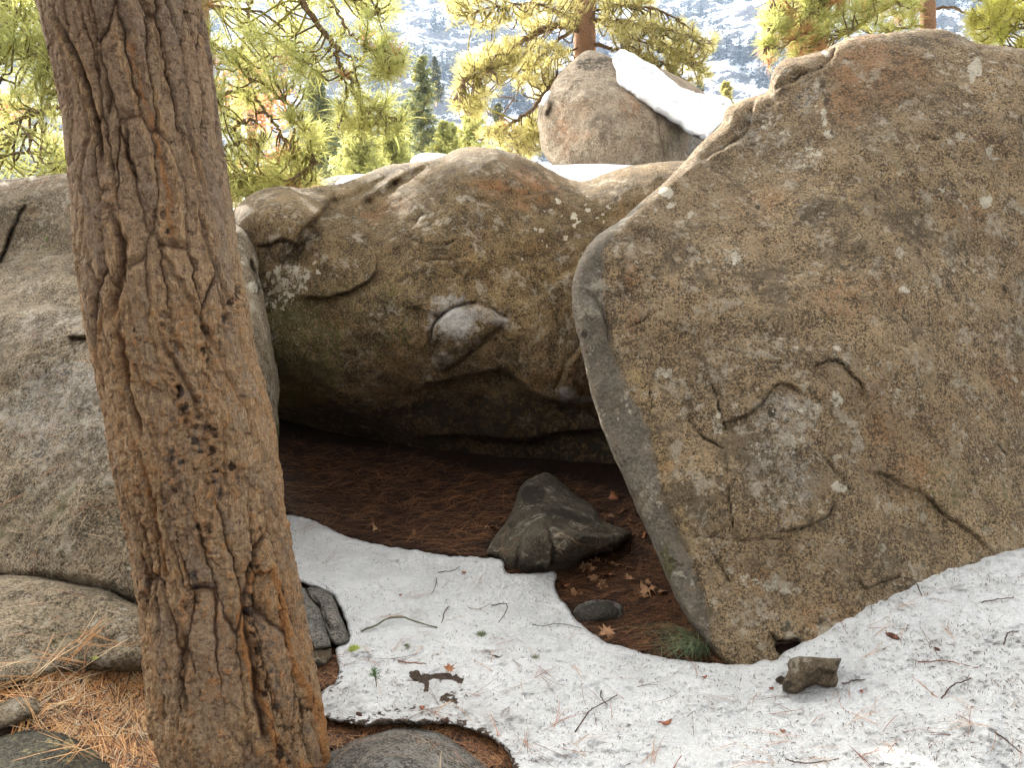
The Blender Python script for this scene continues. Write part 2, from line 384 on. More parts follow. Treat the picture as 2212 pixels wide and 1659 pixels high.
    for ck in cracks:
        pl, w, dep, stp, fall = ck[:5]; w = w*.8; drk = ck[5] if len(ck) > 5 else 1.0
        pl = densify(chaikin(pl, 2, False), 5., False)
        pl = pl+np.stack([fbm(np.stack([pl[:, 0]/18, pl[:, 1]/18, pl[:, 0]*0+3], 1), 1, 3, seed)*9, fbm(np.stack([pl[:, 0]/18, pl[:, 1]/18, pl[:, 0]*0+9], 1), 1, 3, seed+5)*9], 1)
        d, sg, _, tt = polydist(P, pl, fall*5+w*3); var = 0.65+0.7*sstep(-.25, .3, fbm(np.stack([P[:, 0]/40, P[:, 1]/40, P[:, 0]*0], 1), 1, 2, seed+31)); tap = np.minimum(1, 8*np.minimum(tt, 1-tt)+.15)
        D = D+dep*var*tap*np.exp(-(d/w)**2)-stp*tap*sg*np.exp(-d/fall)*(1-np.exp(-(d/w)**2))
        if drk: addm('crack', drk*var*tap*np.exp(-(d/(w*.75))**2))
    P0 = at(P[:, 0], P[:, 1], D); q = P0+seed*13.7
    tf = np.minimum(dd/r, 1)
    for (sc, am, rg) in noise:
        nf = fbm(q, sc, 3, seed, ridge=bool(rg)); D = D-am*nf*2*(0.15+0.85*sstep(0, 1, tf))
    rr = r*(1+0.35*fbm(q, 1.2, 2, seed+8)*2)
    t = np.clip(dd/rr, 0, 1)
    fD = D+R*(1-np.sqrt(np.maximum(0, 1-(1-t)**2)))
    for (chn, sh, st) in masks:
        if isinstance(sh[0], (tuple, list)):
            pl = np.array([s[:2] for s in sh[:-1]], float); w = sh[-1][0]
            if len(sh[-1]) > 1: i = inside(Pm_, pl); pd = polydist(Pm_, np.vstack([pl, pl[:1]]))[0]; sd = np.where(i, pd, -pd); addm(chn, st*sstep(-w, w, sd))
            else: addm(chn, st*np.exp(-(polydist(Pm_, pl)[0]/w)**2))
        else:
            lx, ly, rx, ry = sh; e = np.sqrt(((Pm_[:, 0]-lx)/rx)**2+((Pm_[:, 1]-ly)/ry)**2); addm(chn, st*sstep(1.25, .6, e))
    Fv = at(P[:, 0], P[:, 1], fD)
    rb = rback or max(60, dd.max()*.8); t2 = np.clip(dd/rb, 0, 1)
    bD = D+R+T*np.sqrt(np.maximum(0, 1-(1-t2)**2))*(1+.25*fbm(q, .8, 2, seed+4))
    inner = np.nonzero(~bd)[0]; bm_ = np.arange(len(P)); bm_[inner] = len(P)+np.arange(len(inner))
    Bv = at(P[inner, 0], P[inner, 1], bD[inner])
    q2 = bm_[quads]; 
    V = np.vstack([Fv, Bv]); fr = quads; bk = q2[:, ::-1]
    dup = (np.sort(q2, 1) == np.sort(quads, 1)).all(1); bk = bk[~dup]
    # orientation: grid y runs down the picture, so reverse the front
    att = {'m1': np.vstack([M[0], M[0][inner]*.3]), 'm2': np.vstack([M[1], M[1][inner]*.2]), 'm3': np.vstack([M[2], M[2][inner]*.2])}
    o = mk(name, V, [bk[:, ::-1], fr[:, ::-1]], mat, parent, True, att)
    return o

# ------------------------------------------------------------------ rock and snow materials
M_B = rock_mat('granite_tan', (.35, .24, .118), (.050, .036, .019), (.13, .095, .052), lichen=.12, filmk=.5, grain=.72)
M_C = rock_mat('granite_brown', (.47, .335, .19), (.092, .067, .041), (.23, .18, .12), lichen=.5, filmk=.9, grain=.85)
M_A = rock_mat('granite_grey', (.42, .33, .215), (.075, .058, .036), (.26, .205, .135), lichen=.25, filmk=.7, grain=.8, rustk=.15)
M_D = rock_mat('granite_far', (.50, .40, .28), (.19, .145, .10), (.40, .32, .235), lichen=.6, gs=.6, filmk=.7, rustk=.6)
M_E = rock_mat('granite_olive', (.18, .15, .105), (.06, .05, .035), (.125, .105, .075), lichen=.1, filmk=.8, grain=.5, rustk=.1)
M_G = rock_mat('granite_cool', (.30, .275, .235), (.065, .058, .048), (.15, .135, .115), lichen=.2, rustk=.05, pale=(.3, .3, .28))
M_L = rock_mat('granite_mottled', (.15, .14, .10), (.05, .045, .035), (.11, .10, .075), lichen=.5, rustk=.05, pale=(.30, .27, .15))
M_W = rock_mat('rock_brown', (.24, .18, .115), (.085, .062, .04), (.16, .12, .075), lichen=.05, grain=.5, rustk=.2)

def snow_mat():
    g = NT('snow'); pl, ms, dk = g.attr('m1')
    n1 = g.noise(5, 5, .6); n2 = g.noise(38, 5, .65); n3 = g.noise(150, 3, .6)
    c = g.mix(g.mp(n1, .40, .68), (.84, .84, .83), (.68, .68, .67)); c = g.mix(g.mp(g.noise(26, 6, .7), .48, .66, 0, .75, True), c, (.66, .66, .64)); c = g.mix(g.mp(n2, .54, .68, 0, .5), c, (.90, .90, .89))  # mottling: icy patches, plus shading of small dips put into the colour
    dirt = g.mp(g.ma('ADD', ms, g.ma('MULTIPLY', g.ma('SUBTRACT', n2, .5), 1.2)), .3, 1.0, 0, .75, True)
    c = g.mix(dirt, c, (.34, .32, .29))
    spk = g.voro(170, co=g.scaled((1, .45, 1), (0, 0, .5))); sg = g.noise(16, 3, .5)
    c = g.mix(g.ma('MULTIPLY', g.mp(spk, .17, .10), g.mp(sg, .45, .60, 0, .8)), c, (.12, .09, .06))
    spk = g.voro(90, co=g.scaled((.5, 1, 1), (0, 0, 1.9)))
    c = g.mix(g.ma('MULTIPLY', g.mp(spk, .10, .06), g.mp(n1, .40, .60, 0, .8)), c, (.07, .055, .045))
    soil = g.mp(g.ma('ADD', dk, g.ma('MULTIPLY', g.ma('SUBTRACT', n2, .5), 1.1)), .46, .54, 0, 1, True)
    c = g.mix(soil, c, g.mix(g.mp(n3, .4, .6), (.035, .024, .017), (.10, .06, .035)))
    h = g.ma('MULTIPLY_ADD', n2, 1.0, g.ma('MULTIPLY', n3, .35)); h = g.ma('MULTIPLY_ADD', n1, 1.5, h)
    m = g.done(c, .55, g.bump(h, .045, 1.0), .3)
    g.bs.inputs['Subsurface Weight'].default_value = 0.0
    return m
M_SNOW = snow_mat()
def snow_far_mat():
    g = NT('snow_far'); n2 = g.noise(6, 6, .6)
    return g.done((.80, .81, .83), .6, g.bump(n2, .15, .6), .2)
M_SNOWF = snow_far_mat()

def litter_mat():
    g = NT('litter')
    s1 = g.noise(60, 5, .7, co=g.scaled((.25, 1, 1), (0, 0, .5)), dist=.6); s2 = g.noise(60, 5, .7, co=g.scaled((1, .22, 1), (0, 0, .25)), dist=.6)
    n = g.noise(3, 5, .6)
    c = g.mix(g.mp(s1, .40, .62), (.006, .004, .003), (.032, .014, .008))
    c = g.mix(g.mp(s2, .52, .68, 0, .8), c, (.05, .023, .012))
    c = g.mix(g.mp(n, .40, .66, 0, .7), c, (.028, .018, .012))
    h = g.ma('ADD', s1, s2)
    return g.done(c, .9, g.bump(h, .02, .8), .15)
M_LIT = litter_mat()

# ------------------------------------------------------------------ ground sheets
def sheet(name, xs, ys, zf, mat, mask=None):
    X, Y = np.meshgrid(xs, ys); Z = zf(X, Y); V = np.stack([X, Y, Z], -1).reshape(-1, 3)
    nx, ny = len(xs), len(ys); k = (np.arange(ny-1)[:, None]*nx+np.arange(nx-1)[None]).ravel()
    q = np.stack([k, k+1, k+nx+1, k+nx], 1)
    if mask is not None:
        m = mask(X, Y).ravel(); q = q[m[q].all(1)]
    return mk(name, V, [q], mat)
def geo(a, b, n): return a*(b/a)**(np.arange(1, n+1)/n)
xs = np.concatenate([-geo(5, 900, 40)[::-1], np.linspace(-5, 5, 401), geo(5, 900, 40)])
ys = np.concatenate([-geo(1, 120, 25)[::-1], np.linspace(-1, 9, 401), geo(9, 1100, 60)])
def gz2(X, Y):
    nz = np.stack([X.ravel(), Y.ravel(), 0*X.ravel()], 1)
    return gz(X, Y)+(0.010*fbm(nz, 9, 3, 2)).reshape(X.shape)*(np.hypot(X, Y) < 12)
gr = sheet('ground', xs, ys, gz2, M_LIT); gr['kind'] = 'structure'
xs2 = np.linspace(-40, 40, 260); ys2 = np.concatenate([np.linspace(7.3, 16, 90), np.linspace(16.3, 110, 120)])
def zs(X, Y):
    q = np.stack([X.ravel(), Y.ravel(), 0*X.ravel()], 1)
    return gz(X, Y)+(0.08+0.10*fbm(q, .5, 4, 3)+.02*fbm(q, 4, 3, 8)).reshape(X.shape)*sstep(7.3, 8.0, Y)+.02
tag(sheet('snow_slope', xs2, ys2, zs, M_SNOWF), kind='structure')

# ------------------------------------------------------------------ boulders
def thing(o, label, cat, group=None): return tag(o, label, cat, group)

# middle overhanging boulder
Bo = [(470, 520), (480, 480), (498, 462), (515, 440), (545, 417), (580, 404), (620, 402), (655, 407), (690, 401), (735, 397), (765, 386), (800, 370), (840, 354), (885, 351),
      (925, 348), (955, 338), (985, 322), (1020, 316), (1060, 318), (1100, 327), (1150, 345), (1190, 366), (1225, 386), (1262, 393), (1310, 372), (1370, 355),
      (1440, 349), (1500, 345), (1540, 500), (1540, 1150), (1360, 1112), (1240, 1075), (1150, 1045), (1060, 1035), (950, 1012), (850, 978), (780, 958), (720, 941),
      (650, 922), (600, 905), (540, 890), (500, 800), (480, 650)]
Bc = [(600, 402, 5.25), (520, 440, 5.15), (490, 500, 5.2), (560, 600, 5.05), (560, 800, 5.2), (600, 905, 6.0), (700, 500, 5.05), (700, 700, 5.0), (720, 850, 5.25), (720, 940, 6.1),
      (850, 975, 6.0), (950, 1010, 5.9), (1060, 1030, 5.85), (1360, 1080, 5.6), (1000, 900, 5.55), (1200, 950, 5.5), (1000, 750, 5.0), (1000, 600, 4.95), (1000, 450, 5.08),
      (1050, 320, 5.5), (850, 370, 5.75), (780, 400, 5.6), (1250, 390, 5.6), (1440, 350, 5.5), (1200, 600, 5.0), (1200, 800, 5.05), (1300, 500, 5.15), (1350, 900, 5.3), (1450, 700, 5.1)]
flakeB = [(932, 735), (935, 705), (950, 684), (980, 664), (1030, 656), (1066, 668), (1093, 690), (1086, 706), (1060, 727), (1030, 752), (1000, 775), (970, 802), (945, 806), (930, 790), (936, 768), (950, 742)]
flakeB2 = [(1253, 742), (1238, 770), (1222, 785), (1212, 815), (1199, 850), (1215, 866), (1240, 868), (1285, 872), (1330, 860), (1330, 740)]
Bcr = [([(718, 424), (700, 461), (665, 493), (637, 528), (617, 576)], 7, .07, .10, 45, .5), ([(553, 532), (582, 531), (609, 517), (637, 528)], 4, .04, -.03, 25, .8),
       ([(779, 449), (835, 414), (894, 374), (950, 348)], 12, .09, -.05, 30, .15), ([(700, 440), (760, 428), (800, 405), (850, 372)], 9, .06, .0, 20, .2),
       ([(649, 644), (716, 644), (767, 628), (815, 596), (811, 549)], 3, .025, -.03, 30, .8), ([(875, 509), (914, 529), (954, 533), (985, 519)], 3, .03, .02, 20, .8),
       ([(880, 500), (898, 485), (910, 457), (934, 481)], 2.5, .02, .015, 14, .6), ([(906, 566), (954, 561), (1009, 557)], 2.5, .02, .01, 14, .6),
       ([(1005, 489), (1009, 453)], 2.5, .02, .01, 10, .7), ([(1130, 423), (1148, 418), (1184, 410), (1231, 402)], 3, .025, .03, 18, .8),
       ([(930, 735), (936, 700), (960, 672), (1005, 656), (1030, 655)], 2.6, .03, 0, 9, 1.0), ([(1062, 668), (1094, 688)], 2.2, .02, 0, 9, .7),
       ([(960, 808), (1000, 777), (1035, 750), (1065, 725)], 3, .02, 0, 9, .6),
       ([(890, 850), (926, 832), (993, 818), (1053, 802), (1097, 800), (1120, 830), (1172, 868), (1283, 872)], 4, .03, -.10, 60, .55),
       ([(880, 655), (960, 690), (1010, 640)], 5, .0, -.02, 40, 0), ([(1180, 560), (1230, 520), (1260, 470)], 6, .02, .02, 40, .2),
       ([(600, 900), (700, 880), (800, 905), (900, 880)], 5, .02, -.05, 60, .3), ([(900, 950), (1000, 940), (1120, 960), (1240, 930), (1330, 940)], 5, .03, -.06, 60, .4),
       ([(1160, 640), (1190, 620), (1240, 580)], 6, .015, .03, 30, .1)]
Bm = [('gold', (1050, 600, 280, 120), .45), ('gold', (1000, 480, 200, 60), .3), ('gold', (1000, 340, 80, 30), .4), ('grey', (1030, 475, 24, 26), .6), ('grey', (985, 690, 60, 60), .7), ('pale', (625, 600, 55, 42), .55), ('pale', (600, 640, 45, 40), .42), ('pale', (650, 590, 22, 25), .6), ('pale', (610, 610, 18, 12), .75),
      ('pale', (640, 700, 60, 60), .18), ('moss', (640, 760, 140, 150), .6), ('moss', (780, 690, 150, 120), .45), ('moss', (620, 870, 90, 40), .7),
      ('dark', (880, 800, 300, 100), .18), ('dark', (1000, 930, 460, 90), .62), ('dark', (700, 910, 160, 50), .6), ('dark', (1250, 1000, 200, 90), .7), ('dark', (1250, 430, 60, 50), .3),  # wide dark patches: damp staining, plus the hollow's shade painted into the underside
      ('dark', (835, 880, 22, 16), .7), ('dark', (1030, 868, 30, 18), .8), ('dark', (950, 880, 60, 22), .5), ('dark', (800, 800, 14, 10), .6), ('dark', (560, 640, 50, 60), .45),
      ('moss', (1270, 480, 55, 90), .4), ('moss', (1030, 475, 22, 28), .35), ('rust', (1130, 410, 90, 50), .45), ('rust', (1060, 400, 90, 40), .25), ('rust', (1000, 560, 160, 60), .2), ('rust', (800, 460, 90, 40), .25), ('rust', (850, 800, 80, 60), .25), ('rust', (1180, 820, 70, 40), .3),
      ('chalk', (985, 695, 45, 38), .72), ('chalk', (1040, 680, 50, 20), .45), ('chalk', (970, 650, 42, 14), .55), ('chalk', (932, 700, 10, 50), .45), ('chalk', (1080, 695, 22, 12), .6),
      ('chalk', (955, 780, 28, 26), .38), ('chalk', (1010, 740, 40, 24), .3), ('chalk', (1225, 850, 22, 20), .7), ('chalk', (1255, 862, 35, 12), .55), ('chalk', (1240, 800, 25, 40), .2),
      ('rust', (1250, 810, 30, 50), .5)]
for (x, y, r) in [(1204, 432, 5), (1207, 440, 4), (1267, 455, 6), (1238, 467, 7), (1247, 480, 6), (1242, 492, 5), (1190, 452, 4), (1177, 457, 4), (1212, 463, 4), (1160, 496, 5), (1170, 497, 5),
                  (1225, 513, 6), (1266, 425, 3), (1263, 440, 3), (1183, 530, 4), (1172, 520, 3), (1310, 445, 5), (1300, 462, 4), (1320, 452, 4), (1290, 470, 4), (1302, 480, 4), (1130, 560, 4),
                  (577, 592, 7), (590, 606, 6), (600, 622, 7), (615, 632, 6), (632, 640, 6), (570, 612, 5), (585, 630, 6), (650, 615, 6), (640, 580, 7), (665, 600, 6), (598, 590, 5), (620, 650, 6), (690, 590, 5), (680, 570, 5)]:
    Bm.append(('pale', (x, y, r, r), 1.0))
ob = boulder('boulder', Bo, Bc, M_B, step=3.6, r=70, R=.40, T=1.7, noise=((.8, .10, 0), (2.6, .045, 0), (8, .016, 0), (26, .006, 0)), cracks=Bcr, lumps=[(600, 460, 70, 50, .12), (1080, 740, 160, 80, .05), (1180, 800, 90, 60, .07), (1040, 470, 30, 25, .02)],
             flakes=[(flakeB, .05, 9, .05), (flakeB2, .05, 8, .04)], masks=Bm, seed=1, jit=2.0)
thing(ob, 'tan overhanging granite boulder with a chalky white flake, above the dark hollow', 'boulder')

# big leaning boulder to the right
Co = [(1515, 306), (1540, 288), (1562, 264), (1566, 236), (1582, 222), (1622, 208), (1660, 199), (1664, 168), (1676, 141), (1696, 124), (1730, 121), (1777, 108), (1804, 94),
      (1837, 77), (1901, 71), (1952, 67), (1992, 61), (2019, 61), (2053, 64), (2086, 81), (2113, 94), (2154, 98), (2213, 104), (2330, 130), (2460, 300), (2500, 800), (2450, 1350),
      (2300, 1420), (2000, 1480), (1750, 1500), (1640, 1480), (1575, 1445), (1545, 1415), (1500, 1360), (1468, 1310), (1440, 1250), (1410, 1175), (1380, 1112), (1350, 1040), (1318, 970),
      (1290, 895), (1270, 825), (1253, 745), (1240, 690), (1234, 640), (1240, 590), (1262, 540), (1292, 505), (1340, 478), (1380, 440), (1430, 398), (1480, 348)]
Cc = [(1570, 1430, 3.17), (1800, 1345, 3.16), (2010, 1240, 3.24), (2212, 1190, 3.36), (1500, 1250, 3.3), (1760, 200, 4.15), (2000, 80, 4.35), (2212, 110, 4.25), (2212, 600, 3.75), (1900, 700, 3.5),
      (1350, 560, 3.60), (1420, 950, 3.42), (1700, 1500, 3.12), (2300, 1350, 3.42), (2400, 700, 3.95), (2400, 1400, 3.95), (1700, 450, 3.75), (1500, 400, 3.9), (1650, 1000, 3.26), (2000, 1000, 3.38), (1600, 300, 4.15)]
ridge = [(1515, 346), (1480, 372), (1430, 405), (1385, 450), (1335, 505), (1308, 545), (1305, 600), (1312, 660), (1325, 740), (1345, 800), (1372, 860), (1405, 915), (1418, 980), (1430, 1050), (1455, 1120), (1488, 1190), (1515, 1260), (1535, 1330), (1548, 1400), (1560, 1450)]
Ccr = [([(1537, 821), (1549, 865), (1565, 917), (1568, 932)], 3, .02, .01, 16, .9), ([(1568, 975), (1575, 1047), (1580, 1119), (1587, 1167)], 3, .018, -.012, 22, .8),
       ([(1484, 903), (1513, 941), (1537, 956), (1568, 973)], 4, .03, .02, 20, 1), ([(1560, 915), (1585, 906), (1609, 903), (1647, 874), (1671, 831), (1719, 836), (1729, 855)], 3.5, .022, -.03, 30, .8),
       ([(1758, 816), (1762, 783), (1815, 778), (1839, 812), (1863, 826), (1863, 860)], 3, .02, -.02, 18, .8), ([(1767, 932), (1796, 908), (1854, 903), (1882, 869)], 2.6, .018, .015, 18, .6),
       ([(1777, 985), (1806, 1023), (1839, 1064)], 4, .025, .02, 24, .8), ([(1680, 1152), (1724, 1143), (1772, 1129), (1798, 1105), (1801, 1071)], 4, .022, -.03, 30, .8),
       ([(1868, 1018), (1931, 1033), (1950, 1057), (1998, 1066), (2036, 1114), (2089, 1143), (2127, 1177), (2140, 1200)], 5, .025, -.035, 60, .6),
       ([(1498, 1162), (1532, 1157), (1599, 1172), (1676, 1162), (1714, 1172), (1720, 1190)], 3.5, .02, .02, 20, .7), ([(2137, 946), (2180, 989)], 3.5, .02, .015, 20, .7),
       ([(1361, 706), (1397, 691), (1407, 670)], 2.6, .016, .01, 14, .6), ([(1270, 630), (1290, 650), (1306, 687), (1318, 745)], 5, .03, .03, 20, .5), ([(1402, 821), (1407, 874), (1400, 917)], 3, .02, .015, 12, .8),
       ([(1530, 1180), (1560, 1230), (1575, 1260)], 4, .02, .015, 20, .5),
       ([(1665, 1368), (1677, 1387), (1723, 1383)], 4, .03, -.03, 14, 1), ([(1675, 1405), (1700, 1398), (1730, 1390)], 13, .14, 0, 14, 1.1), ([(1855, 1251), (1867, 1275), (1905, 1259), (1944, 1244)], 3.5, .025, -.02, 14, .8),  # widest groove: hole under the overhang, its darkness put into the colour
       ([(1806, 99), (1794, 131), (1770, 148), (1737, 158), (1723, 168), (1696, 182), (1660, 199)], 3.5, .05, -.05, 26, .9),
       ([(1660, 200), (1649, 202), (1626, 219), (1622, 256), (1609, 296), (1582, 306), (1548, 326), (1515, 346)], 3.5, .05, -.06, 30, .8),
       ([(2108, 92), (2118, 108), (2126, 125)], 4, .04, -.03, 20, .4), ([(1890, 420), (1893, 440), (1890, 460)], 3, .02, 0, 10, .8), ([(1960, 300), (2000, 305), (2030, 298)], 2.5, .015, .01, 14, .5),
       ([(1985, 330), (2000, 322), (2020, 328)], 3, .01, .01, 14, .4), ([(2090, 800), (2130, 820), (2160, 860)], 4, .015, .02, 40, .3), ([(1640, 620), (1760, 600), (1840, 640)], 5, .008, .012, 60, .1),
       ([(1330, 570), (1352, 600), (1350, 640)], 4, .015, .02, 16, .3)]
Ccr = [(c_[0], c_[1], c_[2]*.8, c_[3]*.45)+tuple(c_[4:]) for c_ in Ccr]
Cm = [('matte', ((1480, 352), (1430, 402), (1385, 448), (1335, 502), (1306, 545), (1303, 600), (1310, 660), (1323, 740), (1343, 800), (1370, 860), (1403, 915), (1416, 980), (1428, 1050), (1453, 1120), (1486, 1190), (1513, 1260), (1533, 1330), (1546, 1400), (1556, 1450), (1400, 1450), (1180, 900), (1180, 500), (1400, 370), (14, 1)), .8), ('gold', ((1330, 560), (1330, 660), (1350, 760), (1390, 860), (1425, 960), (1450, 1080), (1500, 1180), (22,)), .6), ('gold', (1500, 700, 120, 150), .25), ('gold', (1950, 450, 260, 130), .35), ('grey', (1690, 900, 90, 60), .55), ('grey', (1690, 1010, 100, 110), .5), ('grey', (1700, 330, 80, 60), .45), ('grey', (1620, 280, 40, 50), .5), ('grey', (1740, 200, 30, 60), .4), ('pale', (2106, 148, 17, 22), .9), ('pale', (2098, 168, 10, 12), .7), ('pale', (1784, 118, 11, 10), .85), ('pale', (1696, 148, 14, 8), .6), ('pale', (2130, 437, 14, 15), 1), ('pale', (2140, 326, 12, 12), .8), ('pale', (2150, 345, 7, 6), .6),
      ('pale', (1441, 415, 18, 12), .85), ('pale', (1448, 440, 12, 9), .7), ('pale', (1492, 465, 12, 10), .6), ('pale', (1589, 557, 12, 20), .7), ('pale', (1575, 540, 22, 8), .45), ('pale', (1954, 624, 12, 11), .75),
      ('pale', (1808, 754, 11, 10), .8), ('pale', (1806, 864, 16, 22), .8), ('pale', (1426, 807, 18, 16), .55), ('pale', (1551, 893, 7, 6), 1), ('pale', (1815, 1052, 22, 12), .75), ('pale', (1715, 756, 9, 8), .6),
      ('pale', (1652, 1071, 34, 28), .35), ('pale', (1690, 880, 60, 50), .32), ('pale', (1680, 1000, 90, 120), .27), ('pale', (1575, 810, 18, 16), .4), ('pale', (1480, 890, 24, 14), .35), ('pale', (1550, 920, 16, 30), .55),
      ('pale', (1615, 1258, 40, 20), .40), ('pale', (1661, 1271, 24, 16), .45), ('pale', (1780, 250, 10, 24), .8), ('pale', (1765, 180, 8, 22), .6), ('pale', (1790, 290, 12, 12), .7), ('pale', (1660, 260, 18, 26), .5), ('pale', (1690, 290, 30, 14), .5),
      ('pale', (1720, 350, 40, 30), .38), ('pale', (1640, 310, 14, 30), .45), ('pale', (1760, 330, 28, 30), .45), ('pale', (2050, 400, 30, 30), .2), ('pale', (2060, 240, 30, 20), .3), ('pale', (2030, 312, 25, 12), .35), ('pale', (2140, 205, 20, 12), .35),
      ('pale', (1380, 560, 40, 30), .3), ('pale', (1500, 560, 30, 20), .3), ('pale', (1530, 560, 10, 10), .5), ('pale', (2030, 410, 10, 8), .5), ('pale', (1350, 640, 30, 50), .22), ('pale', (1390, 780, 20, 30), .3),
      ('dark', (1636, 446, 7, 6), 1), ('dark', ((1775, 175), (1790, 230), (1800, 290), (10,)), .6), ('dark', (1700, 230, 60, 40), .25), ('dark', (1740, 300, 60, 60), .3), ('dark', (2105, 335, 20, 24), .45), ('dark', (2165, 300, 14, 12), .5), ('dark', (1668, 890, 10, 9), .7),  # first dark spot paints the darkness inside a small hole
      ('dark', (1760, 860, 12, 20), .4), ('dark', (2150, 720, 40, 60), .3), ('dark', (2180, 620, 40, 30), .3), ('dark', (1740, 1380, 120, 50), .3), ('dark', (1330, 630, 12, 12), .35), ('dark', (1262, 722, 10, 12), .8),  # low wide dark patch paints shade round the hole under the overhang
      ('dark', ((1255, 640), (1275, 800), (1310, 900), (1370, 1050), (1450, 1220), (30,)), .3), ('moss', (1440, 1215, 16, 50), .7), ('moss', (1980, 450, 300, 160), .2), ('moss', (2100, 1060, 160, 120), .3), ('moss', (1840, 780, 60, 30), .3),  # long dark line paints shading down the receding left side
      ('rust', (1900, 160, 140, 90), .40), ('rust', (1850, 220, 80, 70), .35), ('rust', (1700, 420, 140, 60), .2), ('rust', (1850, 640, 120, 60), .35), ('rust', (2100, 480, 90, 60), .25), ('rust', (1360, 640, 30, 120), .4), ('rust', (1440, 1050, 20, 100), .35), ('rust', (1900, 900, 100, 60), .25),
      ('rust', (2180, 840, 50, 50), .3)]
# receding left side: its own grey, with its shading painted in by masks
oc = boulder('boulder', Co, Cc, M_C, step=4.0, r=20, R=.10, T=2.0, noise=((.8, .06, 0), (2.6, .03, 0), (8, .012, 0), (26, .005, 0)), cracks=Ccr,
             folds=[(ridge, .0085, 7, 1, 1.3)], lumps=[(1725, 145, 55, 22, .05), (1675, 175, 20, 20, .05), (1592, 255, 30, 40, .05), (1960, 110, 90, 60, .05), (2180, 200, 70, 120, .08), (1900, 750, 200, 200, .05)], masks=Cm, seed=2, jit=2.2)
thing(oc, 'huge brown granite boulder speckled with pale lichen, leaning beside the hollow', 'boulder')

# left boulder behind the trunk
Ao = [(-120, 395), (0, 388), (60, 382), (120, 376), (165, 374), (260, 380), (380, 420), (470, 465), (497, 477), (522, 492), (545, 520), (558, 556), (560, 600), (572, 650), (581, 700), (590, 755), (606, 830),
      (600, 880), (603, 930), (597, 1000), (600, 1060), (598, 1130), (560, 1260), (420, 1330), (330, 1330), (262, 1296), (200, 1275), (124, 1262), (60, 1255), (-120, 1250)]
Ac = [(0, 390, 4.9), (165, 376, 5.0), (0, 560, 4.7), (150, 545, 4.75), (0, 680, 4.1), (150, 680, 4.1), (0, 900, 3.65), (200, 900, 3.6), (0, 1240, 3.2), (250, 1270, 3.1), (400, 800, 3.8), (430, 1100, 3.55), (600, 1100, 4.55), (600, 850, 4.45), (500, 480, 4.85),
      (560, 650, 4.5), (540, 900, 3.95), (540, 1100, 4.0), (-120, 700, 4.1), (400, 1330, 3.15), (0, 460, 4.72), (150, 440, 4.8)]
Acr = [([(55, 443), (37, 474), (23, 506), (12, 538), (-10, 590)], 4, .05, .02, 20, 1), ([(-20, 572), (52, 558), (95, 546), (124, 549), (160, 562), (200, 575)], 5, .04, .05, 50, .5),
       ([(150, 590), (185, 600), (190, 630)], 6, .05, 0, 14, .8), ([(150, 735), (180, 728), (230, 735)], 6, .05, -.05, 26, .5), ([(-20, 690), (60, 660), (130, 665)], 5, .02, .03, 30, .3),
       ([(540, 560), (556, 600), (560, 640)], 6, .08, 0, 20, .9), ([(560, 850), (585, 862), (600, 890)], 6, .06, .04, 22, .2), ([(520, 700), (560, 760), (580, 800)], 7, .05, .02, 22, .2),
       ([(180, 890), (250, 930), (300, 980)], 5, .015, .02, 30, .2), ([(0, 830), (60, 850), (150, 840)], 6, .015, .015, 30, .2)]
Am = [('pale', (120, 480, 60, 30), .35), ('pale', (60, 520, 50, 16), .3), ('chalk', (120, 700, 110, 50), .3), ('chalk', (150, 830, 110, 60), .34), ('chalk', (60, 900, 90, 50), .28), ('grey', (140, 900, 160, 160), .6), ('dark', (60, 990, 90, 20), .4), ('dark', (100, 430, 120, 14), .3),
      ('dark', (60, 620, 60, 30), .3), ('moss', (60, 540, 80, 50), .2), ('moss', (100, 850, 120, 100), .25), ('moss', (100, 1120, 160, 90), .35), ('chalk', (585, 900, 16, 60), .25), ('dark', (215, 760, 40, 60), .3), ('moss', (600, 960, 8, 60), .8), ('pale', (545, 620, 16, 14), .7), ('rust', (120, 470, 80, 30), .2)]
oa = boulder('boulder', Ao, Ac, M_A, step=4.0, r=30, R=.20, T=1.8, noise=((.9, .08, 0), (3, .028, 1), (9, .014, 0), (30, .006, 0)), cracks=Acr, lumps=[(110, 610, 70, 40, .12), (90, 700, 60, 30, .05), (560, 800, 40, 60, .05), (300, 900, 200, 300, .08)], masks=Am, seed=3, jit=3.2, facets=(22, .34))
thing(oa, 'grey granite boulder sloping up behind the big leaning pine trunk, needles on it', 'boulder')
A2 = boulder('boulder', [(-120, 1238), (0, 1240), (75, 1240), (124, 1250), (183, 1262), (229, 1268), (262, 1285), (320, 1316), (380, 1340), (400, 1420), (340, 1450), (230, 1455), (150, 1462), (60, 1480), (0, 1500), (-120, 1520)],
             [(0, 1240, 3.10), (183, 1262, 3.06), (320, 1316, 2.95), (350, 1440, 2.75), (150, 1455, 2.66), (0, 1490, 2.50), (-120, 1500, 2.5), (100, 1350, 2.84)], M_A, step=4, r=36, R=.20, T=.9, noise=((1.5, .06, 0), (5, .02, 0), (16, .008, 0)),
             cracks=[([(60, 1370), (160, 1380), (260, 1400)], 5, .015, .015, 30, .2)], masks=[('dark', (200, 1290, 160, 14), .5), ('moss', (100, 1350, 200, 60), .25)], seed=4)
thing(A2, 'low rounded granite ledge at the foot of the grey boulder, above the orange needles', 'boulder')

